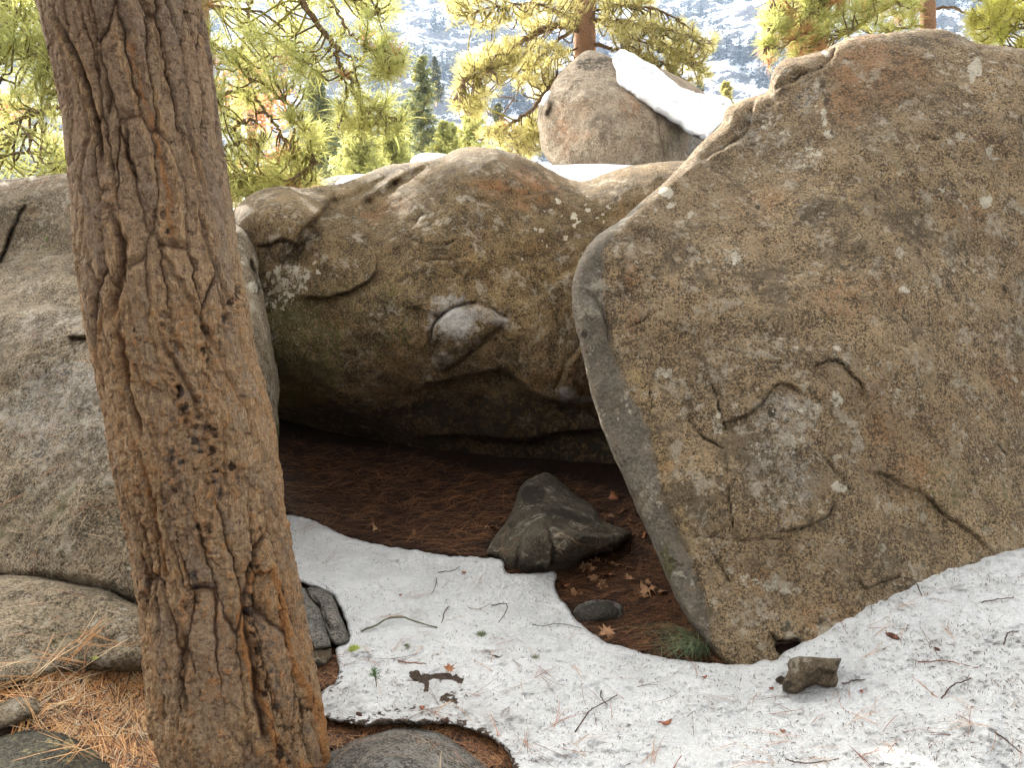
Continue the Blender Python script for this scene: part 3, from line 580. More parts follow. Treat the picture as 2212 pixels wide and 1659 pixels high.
# far boulder
Do = [(1160, 240), (1166, 225), (1189, 190), (1201, 166), (1222, 143), (1245, 123), (1260, 110), (1275, 107), (1296, 112), (1324, 125), (1360, 135), (1400, 138), (1440, 152), (1480, 172), (1515, 194), (1560, 225),
      (1560, 280), (1520, 330), (1490, 360), (1420, 385), (1280, 392), (1215, 380), (1190, 352), (1173, 333), (1166, 300), (1160, 270)]
Dc = [(1165, 235, 10.3), (1280, 110, 10.6), (1300, 250, 9.55), (1415, 260, 9.6), (1480, 345, 9.8), (1200, 340, 9.7), (1350, 360, 9.5), (1500, 200, 10.8), (1400, 150, 10.6), (1250, 180, 9.9), (1560, 260, 10.6)]
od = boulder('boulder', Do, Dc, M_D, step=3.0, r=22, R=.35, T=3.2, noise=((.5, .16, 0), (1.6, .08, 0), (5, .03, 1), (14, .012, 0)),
             folds=[([(1290, 110), (1325, 150), (1330, 190), (1380, 225), (1415, 248), (1424, 290), (1430, 390)], .010, 6, -1, 2.0), ([(1190, 180), (1215, 260), (1200, 390)], .006, 8, 1, 1.0), ([(1190, 165), (1260, 150), (1310, 165)], .012, 6, -1, 1.0)], facets=(10, .5),
             cracks=[([(1185, 200), (1192, 225), (1180, 250)], 4, .08, .08, 20, .6), ([(1200, 168), (1260, 160), (1300, 175)], 4, .04, .06, 20, .4), ([(1420, 250), (1426, 300), (1436, 340)], 4, .05, 0, 12, .6)],
             masks=[('dark', (1280, 135, 50, 24), .6), ('rust', (1240, 270, 60, 60), .35), ('rust', (1360, 230, 30, 50), .35), ('pale', (1350, 280, 20, 40), .35), ('pale', (1300, 200, 30, 30), .3), ('moss', (1450, 300, 30, 40), .4)], seed=5, jit=2.0)  # dark patch at the top paints in the shadow lying there
thing(od, 'pale pointed granite boulder under the pine, snow lying down its slanting side', 'boulder')
def snowpiece(name, ol, ct, **k):
    return tag(boulder(name, ol, ct, M_SNOWF, **k), kind='stuff')
snowpiece('snow', [(1324, 123), (1334, 110), (1344, 105), (1364, 114), (1391, 127), (1427, 151), (1451, 172), (1480, 192), (1510, 202), (1550, 202), (1586, 218), (1566, 238), (1562, 258), (1546, 277), (1518, 305), (1487, 289), (1463, 269), (1415, 242), (1376, 214), (1340, 190), (1328, 176), (1332, 159), (1322, 137)],
          [(1330, 130, 10.1), (1344, 107, 10.3), (1400, 140, 10.35), (1480, 195, 10.3), (1580, 218, 10.2), (1550, 270, 9.6), (1515, 303, 9.35), (1463, 267, 9.45), (1376, 212, 9.6), (1330, 178, 9.8), (1430, 200, 9.8)],
          step=2.4, r=14, R=.35, T=.5, noise=((1.2, .16, 0), (3.5, .07, 0), (9, .018, 0)), seed=11, jit=4)
snowpiece('snow', [(1168, 222), (1174, 206), (1184, 196), (1190, 194), (1188, 208), (1180, 222), (1172, 228)], [(1170, 220, 10.0), (1188, 196, 10.05), (1180, 222, 9.95), (1175, 205, 10.05)], step=2, r=5, R=.1, T=.2, noise=((2, .03, 0),), seed=12, jit=1)
thing(boulder('rock', [(1484, 330), (1488, 298), (1498, 290), (1520, 303), (1530, 315), (1515, 335), (1495, 345)], [(1490, 300, 9.4), (1520, 305, 9.4), (1500, 340, 9.2), (1530, 315, 9.5)], M_G, step=2.5, r=8, R=.12, T=.4, noise=((3, .04, 0),), seed=13, jit=1.5),
      'small blue grey rock at the foot of the snowy slant of the pale boulder', 'rock')
thing(boulder('rock', [(884, 352), (893, 338), (908, 331), (940, 329), (968, 333), (985, 345), (975, 372), (900, 376)], [(893, 340, 7.2), (968, 335, 7.2), (930, 350, 7.0), (940, 372, 7.0), (890, 370, 7.1)], M_SNOWF, step=2.5, r=10, R=.2, T=.6, noise=((2, .05, 0), (6, .02, 0)), seed=14, jit=1.5),
      'snow covered rock showing just above the tan boulder left of its rounded crest', 'rock')
thing(boulder('rock', [(722, 402), (730, 388), (752, 378), (780, 374), (805, 378), (815, 400), (780, 420), (730, 420)], [(730, 390, 7.6), (805, 380, 7.6), (770, 400, 7.4), (740, 415, 7.4), (800, 415, 7.4)], M_SNOWF, step=2.5, r=10, R=.2, T=.6, noise=((2, .05, 0),), seed=15, jit=1.5),
      'bright snow hump resting on the low grey rock behind the tan boulder', 'rock')
thing(boulder('rock', [(660, 408), (690, 392), (720, 380), (750, 376), (775, 382), (770, 420), (670, 425)], [(665, 408, 8.3), (770, 380, 8.3), (720, 395, 8.1), (700, 420, 8.0), (760, 418, 8.0)], M_G, step=2.5, r=10, R=.2, T=.8, noise=((2, .05, 0),), seed=16, jit=1.5),
      'low grey rock behind the tan boulder, half hidden by a snow hump', 'rock')

# rock in the hollow
Eo = [(1161, 1026), (1180, 1019), (1200, 1029), (1219, 1049), (1247, 1072), (1275, 1088), (1292, 1106), (1295, 1124), (1331, 1137), (1367, 1150), (1360, 1162), (1345, 1176), (1331, 1192), (1300, 1194), (1262, 1208), (1247, 1222), (1220, 1240), (1180, 1252), (1136, 1252), (1108, 1252),
      (1092, 1244), (1086, 1219), (1074, 1205), (1046, 1200), (1056, 1176), (1080, 1147), (1099, 1116), (1113, 1088), (1120, 1054), (1140, 1036)]
Ec = [(1180, 1020, 4.9), (1100, 1130, 4.5), (1094, 1240, 4.05), (1050, 1195, 4.15), (1180, 1150, 4.1), (1200, 1235, 4.1), (1300, 1110, 4.6), (1367, 1150, 4.35), (1250, 1185, 4.1), (1240, 1080, 4.7), (1160, 1080, 4.6), (1140, 1190, 4.0)]
oe = boulder('boulder', Eo, Ec, M_E, step=3.0, r=14, R=.10, T=.6, facets=(12, .42), noise=((2, .03, 0), (6, .02, 1), (18, .009, 0)), cracks=[([(1122, 1135), (1141, 1123), (1175, 1127), (1191, 1152), (1197, 1191), (1190, 1230)], 5, .05, .03, 24, .5), ([(1175, 1127), (1240, 1150), (1330, 1150)], 7, .04, .06, 30, .4), ([(1127, 1150), (1120, 1190), (1116, 1240)], 5, .03, 0, 16, .4)],
             lumps=[(1150, 1150, 26, 30, .07), (1215, 1190, 30, 20, .05)], masks=[('dark', (1152, 1069, 28, 26), .9), ('dark', ((1175, 1100), (1230, 1115), (1280, 1128), (16,)), .7), ('dark', (1110, 1135, 14, 14), .6), ('dark', (1180, 1240, 70, 14), .9), ('dark', (1340, 1180, 30, 14), .8)], seed=6, jit=2)  # two low dark patches put the shade under the boulder into its colour
thing(oe, 'olive grey angular boulder sitting on the needle litter inside the hollow', 'boulder')

# small rocks
def srock(ol, ct, mat, label, step=2.6, r=12, R=.05, T=.12, noise=((6, .012, 0), (20, .004, 0)), seed=20, cracks=(), masks=(), folds=(), jit=1.5, cat='rock', group=None, chk=0, facets=(9, .07), **k):
    return thing(boulder('rock', ol, ct, mat, step=step, r=r, R=R, T=T, noise=noise, seed=seed, cracks=cracks, masks=masks, folds=folds, jit=jit, chk=chk, facets=facets, **k), label, cat, group)
def gd(px, py, h=0.0): return float(gdepth(np.array([px]), np.array([py]), h)[0])
def gct(pts): return [(x, y, gd(x, y, h)) for x, y, h in pts]
srock([(1235, 1322), (1250, 1306), (1280, 1296), (1320, 1296), (1345, 1308), (1353, 1326), (1345, 1342), (1300, 1352), (1260, 1350), (1240, 1340)], gct([(1235, 1322, .02), (1290, 1298, .06), (1350, 1325, .03), (1295, 1325, .06), (1290, 1352, .0)]), M_G,
      'flat black damp stone set in the needle litter beside the snow edge', r=16, R=.07, masks=[('dark', (1295, 1325, 60, 30), .9)], seed=21)
srock([(1690, 1475), (1697, 1462), (1704, 1448), (1700, 1435), (1706, 1424), (1725, 1418), (1760, 1420), (1790, 1423), (1818, 1423), (1812, 1440), (1807, 1455), (1812, 1470), (1806, 1484), (1785, 1486), (1762, 1480), (1740, 1488), (1722, 1502), (1708, 1499), (1690, 1492)],
      gct([(1706, 1426, .17), (1815, 1424, .17), (1750, 1440, .18), (1690, 1485, .09), (1715, 1500, .08), (1800, 1484, .10), (1750, 1486, .09)]), M_W, 'brown angular rock lying on the snow in front of the huge boulder', r=8, R=.05, T=.14,
      folds=[([(1706, 1424), (1722, 1445), (1735, 1470), (1740, 1500)], .0012, 4, 1, .1)], cracks=[([(1735, 1490), (1750, 1460), (1775, 1450), (1805, 1455)], 5, .02, -.02, 20, .25)], masks=[('dark', (1700, 1480, 12, 12), .8), ('dark', (1775, 1462, 30, 18), .30), ('dark', (1808, 1430, 8, 8), .5)], seed=22, chk=0, facets=None, step=2.2)
srock([(600, 1270), (640, 1262), (660, 1272), (668, 1290), (690, 1315), (700, 1345), (712, 1380), (716, 1398), (700, 1402), (660, 1404), (620, 1400), (590, 1380)], gct([(610, 1275, .16), (660, 1275, .16), (700, 1345, .13), (715, 1398, .09), (640, 1400, .12), (640, 1330, .16), (600, 1390, .1)]), M_G,
      'sloping grey rock tucked against the right side of the pine trunk', r=10, R=.05, T=.2, seed=23)
srock([(662, 1272), (672, 1268), (700, 1273), (718, 1285), (728, 1310), (740, 1340), (757, 1380), (752, 1392), (725, 1396), (712, 1385), (700, 1350), (690, 1310), (668, 1290)], gct([(665, 1272, .14), (718, 1285, .12), (757, 1382, .07), (720, 1394, .07), (700, 1340, .12), (730, 1340, .11)]), M_G,
      'dark plank shaped rock leaning next to the sloping grey rock, edge on the snow', r=8, R=.05, T=.15, seed=24, cracks=[([(672, 1280), (695, 1310), (715, 1370)], 6, .02, 0, 20, .7)])
srock([(640, 1398), (700, 1403), (716, 1400), (718, 1420), (700, 1442), (680, 1446), (650, 1440), (625, 1420)], gct([(650, 1400, .09), (716, 1402, .07), (700, 1440, .02), (650, 1440, .04)]), M_W,
      'small brown wedge of stone under the sloping grey rock by the trunk', r=8, R=.04, T=.12, seed=25, masks=[('dark', (670, 1440, 50, 12), .7)])
srock([(590, 1700), (660, 1640), (712, 1622), (760, 1600), (800, 1588), (850, 1572), (900, 1571), (945, 1577), (975, 1592), (1000, 1612), (1030, 1630), (1060, 1650), (1100, 1690), (1150, 1760), (900, 1850), (600, 1850)],
      gct([(660, 1645, .03), (760, 1600, .05), (900, 1573, .05), (1030, 1632, .03), (1100, 1690, .02), (860, 1640, .13), (900, 1750, .14), (700, 1750, .08)]), M_G, 'broad smooth grey rock in the near litter at the foot of the trunk', step=4, r=40, R=.10, T=.3, noise=((2, .03, 0), (7, .012, 0), (22, .004, 0)), seed=26)
srock([(-60, 1620), (0, 1585), (40, 1572), (90, 1568), (140, 1578), (190, 1600), (235, 1640), (280, 1700), (320, 1780), (-60, 1850)], gct([(-40, 1615, .05), (90, 1572, .05), (200, 1608, .05), (290, 1710, .02), (80, 1640, .12), (100, 1750, .12)]), M_L,
      'dark rounded rock with yellow green lichen spots in the lower corner', step=4, r=36, R=.10, T=.3, noise=((2, .03, 0), (8, .01, 0)), seed=27, masks=[('pale', (150, 1610, 16, 14), .9), ('pale', (122, 1604, 10, 10), .8), ('pale', (90, 1615, 18, 12), .5), ('pale', (60, 1625, 20, 10), .6), ('pale', (150, 1640, 18, 10), .6), ('pale', (105, 1600, 8, 8), .9)])
srock([(-60, 1530), (0, 1512), (40, 1500), (80, 1492), (110, 1500), (118, 1520), (90, 1545), (40, 1565), (0, 1580), (-60, 1600)], gct([(0, 1515, .03), (80, 1495, .03), (110, 1520, .02), (40, 1530, .07), (0, 1575, .03), (-60, 1560, .05)]), M_A,
      'pale flat rock between the low granite ledge and the lichen spotted rock', step=4, r=20, R=.06, T=.2, seed=28, masks=[('chalk', (40, 1525, 60, 20), .25)])

# snow in front
So = [(540, 1105), (620, 1112), (660, 1118), (700, 1135), (740, 1155), (790, 1170), (830, 1182), (900, 1190), (960, 1200), (1010, 1204), (1075, 1205), (1088, 1212), (1090, 1230), (1098, 1240), (1130, 1240), (1180, 1237), (1195, 1232), (1206, 1244), (1196, 1262),
      (1205, 1285), (1225, 1310), (1240, 1335), (1275, 1365), (1310, 1390), (1370, 1405), (1450, 1425), (1500, 1430), (1560, 1435), (1620, 1437), (1650, 1425), (1675, 1428), (1700, 1405), (1735, 1390), (1765, 1375), (1797, 1358), (1790, 1332), (1820, 1320), (1850, 1300), (1870, 1288),
      (1905, 1262), (1935, 1252), (1980, 1240), (2010, 1238), (2060, 1210), (2100, 1190), (2130, 1182), (2160, 1187), (2195, 1190), (2230, 1175), (2330, 1150), (2520, 1130), (2900, 1200), (3000, 1780), (2330, 1780), (1125, 1780), (1112, 1659), (1095, 1620), (1040, 1585), (960, 1562), (900, 1568), (850, 1562), (780, 1572), (700, 1555),
      (660, 1520), (690, 1498), (735, 1470), (728, 1420), (722, 1398), (752, 1390), (756, 1370), (738, 1320), (715, 1282), (660, 1262), (600, 1240), (560, 1180)]
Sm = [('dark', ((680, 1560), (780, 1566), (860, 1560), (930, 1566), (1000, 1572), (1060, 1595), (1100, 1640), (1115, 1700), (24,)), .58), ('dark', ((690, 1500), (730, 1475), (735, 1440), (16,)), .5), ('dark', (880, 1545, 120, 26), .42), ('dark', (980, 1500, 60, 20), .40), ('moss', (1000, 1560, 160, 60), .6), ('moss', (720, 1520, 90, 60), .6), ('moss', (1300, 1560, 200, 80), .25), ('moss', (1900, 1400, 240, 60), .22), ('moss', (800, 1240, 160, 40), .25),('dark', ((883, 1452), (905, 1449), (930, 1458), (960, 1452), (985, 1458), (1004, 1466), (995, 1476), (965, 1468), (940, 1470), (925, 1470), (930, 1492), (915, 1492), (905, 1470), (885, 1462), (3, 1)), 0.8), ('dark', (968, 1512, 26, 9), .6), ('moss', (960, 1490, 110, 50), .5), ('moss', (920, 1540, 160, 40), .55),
      ('moss', (850, 1340, 130, 14), .4), ('moss', (900, 1332, 30, 16), .6), ('moss', (860, 1560, 60, 12), .8), ('moss', (760, 1572, 70, 14), .8), ('moss', (900, 1500, 260, 90), .38), ('moss', (740, 1440, 40, 70), .4), ('moss', (1080, 1420, 60, 14), .5), ('moss', (1160, 1500, 70, 30), .3), ('dark', (1068, 1416, 22, 3), .8), ('moss', (2180, 1600, 70, 200), .25),
      ('moss', (700, 1220, 120, 40), .15), ('moss', (1650, 1450, 60, 10), .3), ('dark', (1690, 1470, 10, 14), .7), ('moss', (1100, 1600, 60, 80), .45)]
def snowd(px, py):
    return gdepth(px, py, .055)
sn = boulder('snow', So, None, M_SNOW, step=3.2, r=10, R=.045, T=.05, depthfn=snowd, noise=((3, .022, 0), (8, .026, 0), (20, .017, 0), (45, .008, 0)), masks=Sm, seed=30, jit=4.5, rback=40,
             lumps=[(1060, 1412, 40, 6, -.03), (930, 1462, 50, 10, -.03), (2180, 1620, 40, 160, -.05), (1860, 1560, 300, 60, .0)])
tag(sn, kind='structure')

# ------------------------------------------------------------------ leaning pine trunk in front
def bark_mat(name, plate, plate2, deep, orange, bs=1.0):
    g = NT(name); fu, og, dk = g.attr('m1'); hv, tn, wd = g.attr('m2')
    n1 = g.noise(5, 5, .6); n2 = g.noise(42, 6, .75); n3 = g.noise(120, 5, .8); n4 = g.noise(60, 5, .8, co=g.scaled((1.8, 1.8, .45), (0, .1, 0)), dist=.8)
    c = g.mix(g.mp(n1, .35, .65), plate, plate2)
    c = g.mix(g.mp(hv, .45, .95, 0, .55), c, tuple(x*.5 for x in plate)); c = g.mix(g.mp(hv, .40, .05, 0, .45), c, tuple(min(1, x*1.5) for x in plate2))
    c = g.mix(g.mp(n4, .50, .66, 0, .75), c, tuple(min(1, x*1.75) for x in plate))
    c = g.mix(g.mp(n2, .48, .36, 0, .75), c, tuple(x*.28 for x in plate)); c = g.mix(g.mp(g.noise(75, 5, .8, dist=1.2), .47, .38, 0, .6), c, (.10, .05, .03))
    c = g.mix(g.mp(g.ma('ADD', n3, g.ma('MULTIPLY', tn, .10)), .54, .62, 0, .85), c, g.mix(tn, (.56, .40, .25), (.88, .60, .34)))
    tt = g.mp(g.ma('ADD', tn, g.ma('MULTIPLY', g.ma('SUBTRACT', n2, .5), 2.2)), .30, .62, 0, .85, True)
    c = g.mix(tt, c, g.mix(g.mp(n4, .42, .58), (.36, .20, .10), (.76, .52, .29)))
    oo = g.mp(g.ma('ADD', og, g.ma('MULTIPLY', g.ma('SUBTRACT', n4, .5), 1.6)), .40, .70, 0, .85, True)
    c = g.mix(oo, c, g.mix(g.mp(n3, .4, .6), tuple(x*.7 for x in orange), tuple(min(1, x*1.25) for x in orange)))
    c = g.mix(g.mp(fu, .30, .85, 0, .9), c, deep)
    c = g.mix(g.mp(g.ma('ADD', dk, g.ma('MULTIPLY', g.ma('SUBTRACT', n2, .5), 2.2)), .35, .80, 0, .9, True), c, (.035, .018, .014))
    c = g.mix(g.mp(g.ma('ADD', wd, g.ma('MULTIPLY', g.ma('SUBTRACT', n2, .5), 1.2)), .35, .8, 0, .7), c, (.30, .265, .23))
    h = g.ma('ADD', g.ma('MULTIPLY', n4, 1.3), g.ma('MULTIPLY_ADD', n3, .35, n2))
    return g.done(c, .9, g.bump(h, .014*bs, 1.0), .15)
M_BARK = bark_mat('bark', (.38, .245, .15), (.52, .365, .235), (.075, .034, .018), (.56, .25, .085), 1.7)
tl = np.array([(100, 0), (112, 60), (125, 110), (136, 170), (150, 240), (160, 330), (172, 430), (178, 520), (187, 600), (200, 680), (215, 740), (232, 820), (247, 890), (262, 1000), (285, 1100), (300, 1180), (312, 1260), (320, 1340), (328, 1420), (335, 1500), (350, 1560), (385, 1610), (390, 1659), (375, 1720), (340, 1850)], float)
tr = np.array([(425, 0), (437, 70), (448, 140), (460, 230), (470, 310), (483, 390), (495, 470), (506, 540), (520, 620), (533, 700), (546, 780), (560, 840), (577, 900), (592, 970), (600, 1040), (610, 1130), (625, 1210), (640, 1280), (655, 1370), (668, 1430), (682, 1500), (692, 1550), (700, 1610), (703, 1659), (712, 1720), (740, 1850)], float)
NY, NA = 820, 420
yy = np.linspace(-160, 1850, NY)
xl = np.interp(yy, tl[:, 1], tl[:, 0]); xr = np.interp(yy, tr[:, 1], tr[:, 0])
m_ = yy < 0; xl[m_] = 100+yy[m_]*.19; xr[m_] = 425+yy[m_]*.17
dT = 2.17+(2.50-2.17)*(yy/1659.)
cx_ = (xl+xr)/2; Rr = (xr-xl)/2*dT/F
cen = at(cx_, yy, dT)
ax = np.gradient(cen, axis=0); ax /= np.linalg.norm(ax, axis=1)[:, None]
uu = np.cross(ax, [0, -1, 0]); uu /= np.linalg.norm(uu, axis=1)[:, None]; ww = np.cross(uu, ax)   # ww points to the camera
th = np.linspace(0, 2*math.pi, NA, endpoint=False)
TH, S_ = np.meshgrid(th, np.arange(NY)*(yy[1]-yy[0])*2.35/F)           # S_ metres down the trunk
ru = TH*0.21
Uc, Vc = ru.ravel(), S_.ravel()
per = np.stack([np.cos(TH).ravel()*.21, np.sin(TH).ravel()*.21, Vc], 1)
wx = .022*fbm(per, 3, 2, 41)*2+.010*fbm(per, 22, 4, 45)*2; wy = .07*fbm(per, 5, 3, 42)*2+.02*fbm(per, 20, 3, 46)
skew = .0
d1, d2, cid = voro2((Uc+wx+skew*Vc)/.060, (Vc+wy)/.34, 3, .95)
f1 = np.clip((d2-d1)/.26, 0, 1)
e1, e2, cid2 = voro2((Uc+wx*1.3)/.024, (Vc+wy*.8)/.062, 9, .95)
f2 = np.clip((e2-e1)/.30, 0, 1)
g1, g2, cid3 = voro2((Uc+wx*2)/.011, (Vc+wy)/.020, 15, .95)
rid = fbm(per*np.array([1, 1, .35]), 16, 5, 50, ridge=True)
furk = sstep(-.1, .2, fbm(per, 2.2, 2, 61)+.06)
low = sstep(.9, 1.9, Vc)                  # lower half is flakier
disp = .012*(sstep(0, .8, f1)-1)*(.35+.65*furk)+.005*(cid-.5)+.002*(sstep(0, 1, f2)-1)+.005*(cid2-.5)*(.6+low)+.0042*(cid3-.5)*(.6+1.2*low)+.004*fbm(per*np.array([1, 1, .5]), 40, 4, 50)*(1+low)+.006*fbm(per, 5, 3, 71)
base = cen[:, None, :]+(np.sin(TH)[..., None]*uu[:, None, :]+np.cos(TH)[..., None]*ww[:, None, :])*Rr[:, None, None]
flare = 1+.0*S_
front = base.reshape(-1, 3); fx, fy, _d = pix(front); FP = np.stack([fx, fy], 1); vis = np.cos(TH).ravel() > -.2
m1 = np.zeros((len(front), 3)); m2 = np.zeros((len(front), 3))
fur = np.clip(1-f1*2.2, 0, 1)*(.3+.7*furk); m1[:, 0] = np.maximum(fur, .22*np.clip(1-f2*3, 0, 1))
def pl_mask(pts, w, wob=4):
    L_ = densify(chaikin(pts, 2, False), 6., False); Q = FP+wob*np.stack([vnoise(np.stack([fx/30, fy/30, fx*0+1], 1), 5), vnoise(np.stack([fx/30, fy/30, fx*0+5], 1), 6)], 1)*2
    d, sg, _, t = polydist(Q, L_, w*4+20); return np.exp(-(d/w)**2)*vis, d, sg, t
# torn ridges and deep furrows that can be traced in the photo
for pts, w, dep, og, dk in [([(108, 20), (160, 120), (190, 200), (215, 300), (222, 380)], 8, -.016, .0, .9), ([(255, 10), (275, 80), (300, 170), (340, 300), (365, 420), (372, 520), (385, 600)], 14, -.005, .60, .1), ([(230, 440), (262, 520), (262, 570), (245, 640), (240, 700)], 10, -.018, .5, .7),
                            ([(270, 260), (275, 330), (300, 400)], 6, -.012, .2, .8), ([(440, 0), (445, 60), (462, 160)], 7, -.012, .3, .5), ([(240, 700), (262, 760), (270, 830), (290, 900), (300, 960)], 9, -.016, .7, .7), ([(290, 960), (320, 1070), (345, 1180), (360, 1280)], 8, -.013, .7, .4),
                            ([(285, 1080), (320, 1200), (335, 1300), (345, 1400)], 7, -.012, .1, .8), ([(395, 240), (420, 330), (440, 420)], 5, -.008, .4, .3), ([(330, 500), (380, 600), (450, 720), (480, 790)], 7, -.01, .2, .3), ([(470, 740), (500, 830), (540, 880), (545, 960)], 7, -.012, .6, .4),
                            ([(600, 1100), (560, 1180), (530, 1260), (528, 1340), (545, 1420), (560, 1500), (590, 1560)], 8, -.016, .6, .8), ([(430, 420), (440, 500), (475, 600), (500, 680)], 5, -.008, .1, .6), ([(385, 1330), (400, 1420), (390, 1500), (400, 1560)], 9, -.015, .1, .7), ([(545, 1440), (560, 1540), (580, 1620)], 12, -.02, .2, .9),
                            ([(330, 40), (350, 140), (380, 220)], 4, -.006, .1, .5), ([(350, 740), (420, 860), (430, 900)], 7, -.014, .2, .6), ([(480, 900), (490, 1000), (470, 1100)], 5, -.008, .5, .3)]:
    k, d, sg, t = pl_mask(pts, w); tap = np.minimum(1, 6*np.minimum(t, 1-t)+.1)
    disp += dep*k*tap; m1[:, 0] = np.maximum(m1[:, 0], k*tap*dk); m1[:, 1] = np.maximum(m1[:, 1], k*tap*og); 
    kk = np.exp(-((d-w*1.5)/(w*.7))**2)*vis*tap; disp += .005*kk; m2[:, 1] = np.maximum(m2[:, 1], .7*kk)
# dark healed holes in rows, ringed with torn orange bark
hr = np.random.default_rng(5)
for pts, nh in [([(375, 820), (395, 870), (420, 880), (440, 930)], 9), ([(440, 700), (450, 780), (455, 800)], 5), ([(390, 880), (430, 960), (450, 1000)], 8), ([(375, 960), (385, 1040), (350, 1080)], 7), ([(470, 900), (460, 1000), (470, 1090)], 6), ([(430, 1100), (432, 1160), (425, 1240), (400, 1300), (395, 1330)], 11),
                ([(575, 1130), (560, 1200), (540, 1260), (545, 1330), (550, 1380)], 12), ([(560, 1400), (570, 1460), (585, 1530)], 8), ([(600, 1600), (620, 1650)], 4), ([(355, 680), (370, 720), (380, 760)], 5), ([(520, 620), (480, 700), (470, 760)], 5), ([(235, 405), (240, 415)], 1), ([(345, 450), (385, 500)], 2), ([(500, 1000), (520, 1050)], 3)]:
    L_ = densify(pts, 3, False)
    for i in range(nh):
        hx, hy = L_[min(len(L_)-1, int((i+.5)/nh*len(L_)))]+hr.normal(0, 6, 2); rx, ry = hr.uniform(7, 13), hr.uniform(8, 15); vx = FP+9*np.stack([vnoise(np.stack([fx/9, fy/9, fx*0+i], 1), 7), vnoise(np.stack([fx/9, fy/9, fx*0+i+5], 1), 8)], 1)
        e = np.sqrt(((vx[:, 0]-hx)/rx)**2+((vx[:, 1]-hy)/ry)**2); k = sstep(1.7, .2, e)*vis*hr.uniform(.5, .9); ring = np.exp(-((e-1.45)/.35)**2)*vis
        disp += -.006*k+.003*ring; m1[:, 2] = np.maximum(m1[:, 2], k); m1[:, 1] = np.maximum(m1[:, 1], .55*ring); m2[:, 1] = np.maximum(m2[:, 1], .5*ring)
# long wound band low on the right with rusty edges
band = np.array([(548, 1240), (590, 1230), (612, 1290), (622, 1380), (640, 1450), (690, 1530), (705, 1660), (600, 1660), (585, 1560), (545, 1480), (528, 1420), (515, 1340), (525, 1280)], float)
Qb = FP+14*np.stack([vnoise(np.stack([fx/22, fy/22, fx*0+1], 1), 15), vnoise(np.stack([fx/22, fy/22, fx*0+5], 1), 16)], 1)
bi = inside(Qb, band); bdist = polydist(Qb, np.vstack([band, band[:1]]), 80)[0]; sd = np.where(bi, bdist, -bdist)
m1[:, 1] = np.maximum(m1[:, 1], .85*np.exp(-((sd-3)/11)**2)*vis); m1[:, 0] = np.maximum(m1[:, 0], .30*sstep(8, 26, sd)*vis); m1[:, 2] = np.maximum(m1[:, 2], .42*sstep(8, 24, sd)*vis); m1[:, 1] = np.maximum(m1[:, 1], .42*sstep(8, 26, sd)*vis); m1[:, 1] = np.maximum(m1[:, 1], .5*sstep(26, 8, np.abs(fx-np.interp(fy, tr[:, 1], tr[:, 0])+10))*sstep(1000, 1250, fy)*vis); disp += .010*np.exp(-(sd/8)**2)*vis-.004*sstep(6, 20, sd)*vis
m2[:, 0] = cid*.3+cid2*.3+cid3*.4; m2[:, 1] = np.maximum(m2[:, 1], .20+.60*sstep(350, 800, fy)*(.35+.65*cid3)*(1-.55*np.exp(-((fx-455)/70)**2-((fy-1430)/190)**2))); m1[:, 1] = np.maximum(m1[:, 1], (.16+.22*sstep(500, 800, fy))*(cid3 > .5))  # tan grows downwards: flakier bark, with the lower trunk's brighter light painted in
# smooth plate at mid height low centre
k = np.exp(-((fx-455)/60)**2-((fy-1430)/170)**2)*vis; disp *= (1-.6*k); m2[:, 1] *= (1-.7*k)
m1[:, 0] = np.maximum(m1[:, 0], .6*sstep(1560, 1650, fy)*(.5+.5*cid)); m2[:, 2] = .55*(cid > .55)*(.6+.4*cid2)
for (ex, ey, erx, ery, es) in [(425, 905, 62, 80, .40), (450, 800, 30, 60, .30), (375, 1010, 30, 70, .36), (465, 1010, 30, 80, .36), (425, 1200, 26, 130, .36), (565, 1290, 34, 170, .44), (600, 1480, 34, 120, .42), (610, 1620, 60, 50, .40), (290, 960, 20, 160, .22), (400, 1640, 60, 40, .34)]:
    m1[:, 2] = np.maximum(m1[:, 2], es*sstep(1.3, .5, np.hypot((fx-ex)/erx, (fy-ey)/ery))*vis)
m1[:, 1] = np.maximum(m1[:, 1], .5*(cid3 > .72)*sstep(450, 700, fy))
Pt = front+((np.sin(TH)[..., None]*uu[:, None, :]+np.cos(TH)[..., None]*ww[:, None, :])*disp.reshape(NY, NA)[..., None]).reshape(-1, 3)
i_, j_ = np.meshgrid(np.arange(NY-1), np.arange(NA), indexing='ij'); i_, j_ = i_.ravel(), j_.ravel(); j2 = (j_+1) % NA
tq = np.stack([i_*NA+j_, (i_+1)*NA+j_, (i_+1)*NA+j2, i_*NA+j2], 1)
basep = onz(545, 1659, 0.0)
pine = empty('pine_tree', (float(cen[-300, 0]), float(cen[-300, 1]), 0))
tag(pine, 'thick leaning pine trunk with flaky orange brown bark filling the near left side', 'tree')
off = np.array(pine.location)
mk('trunk', Pt-off, [tq], M_BARK, pine, True, {'m1': m1, 'm2': m2})


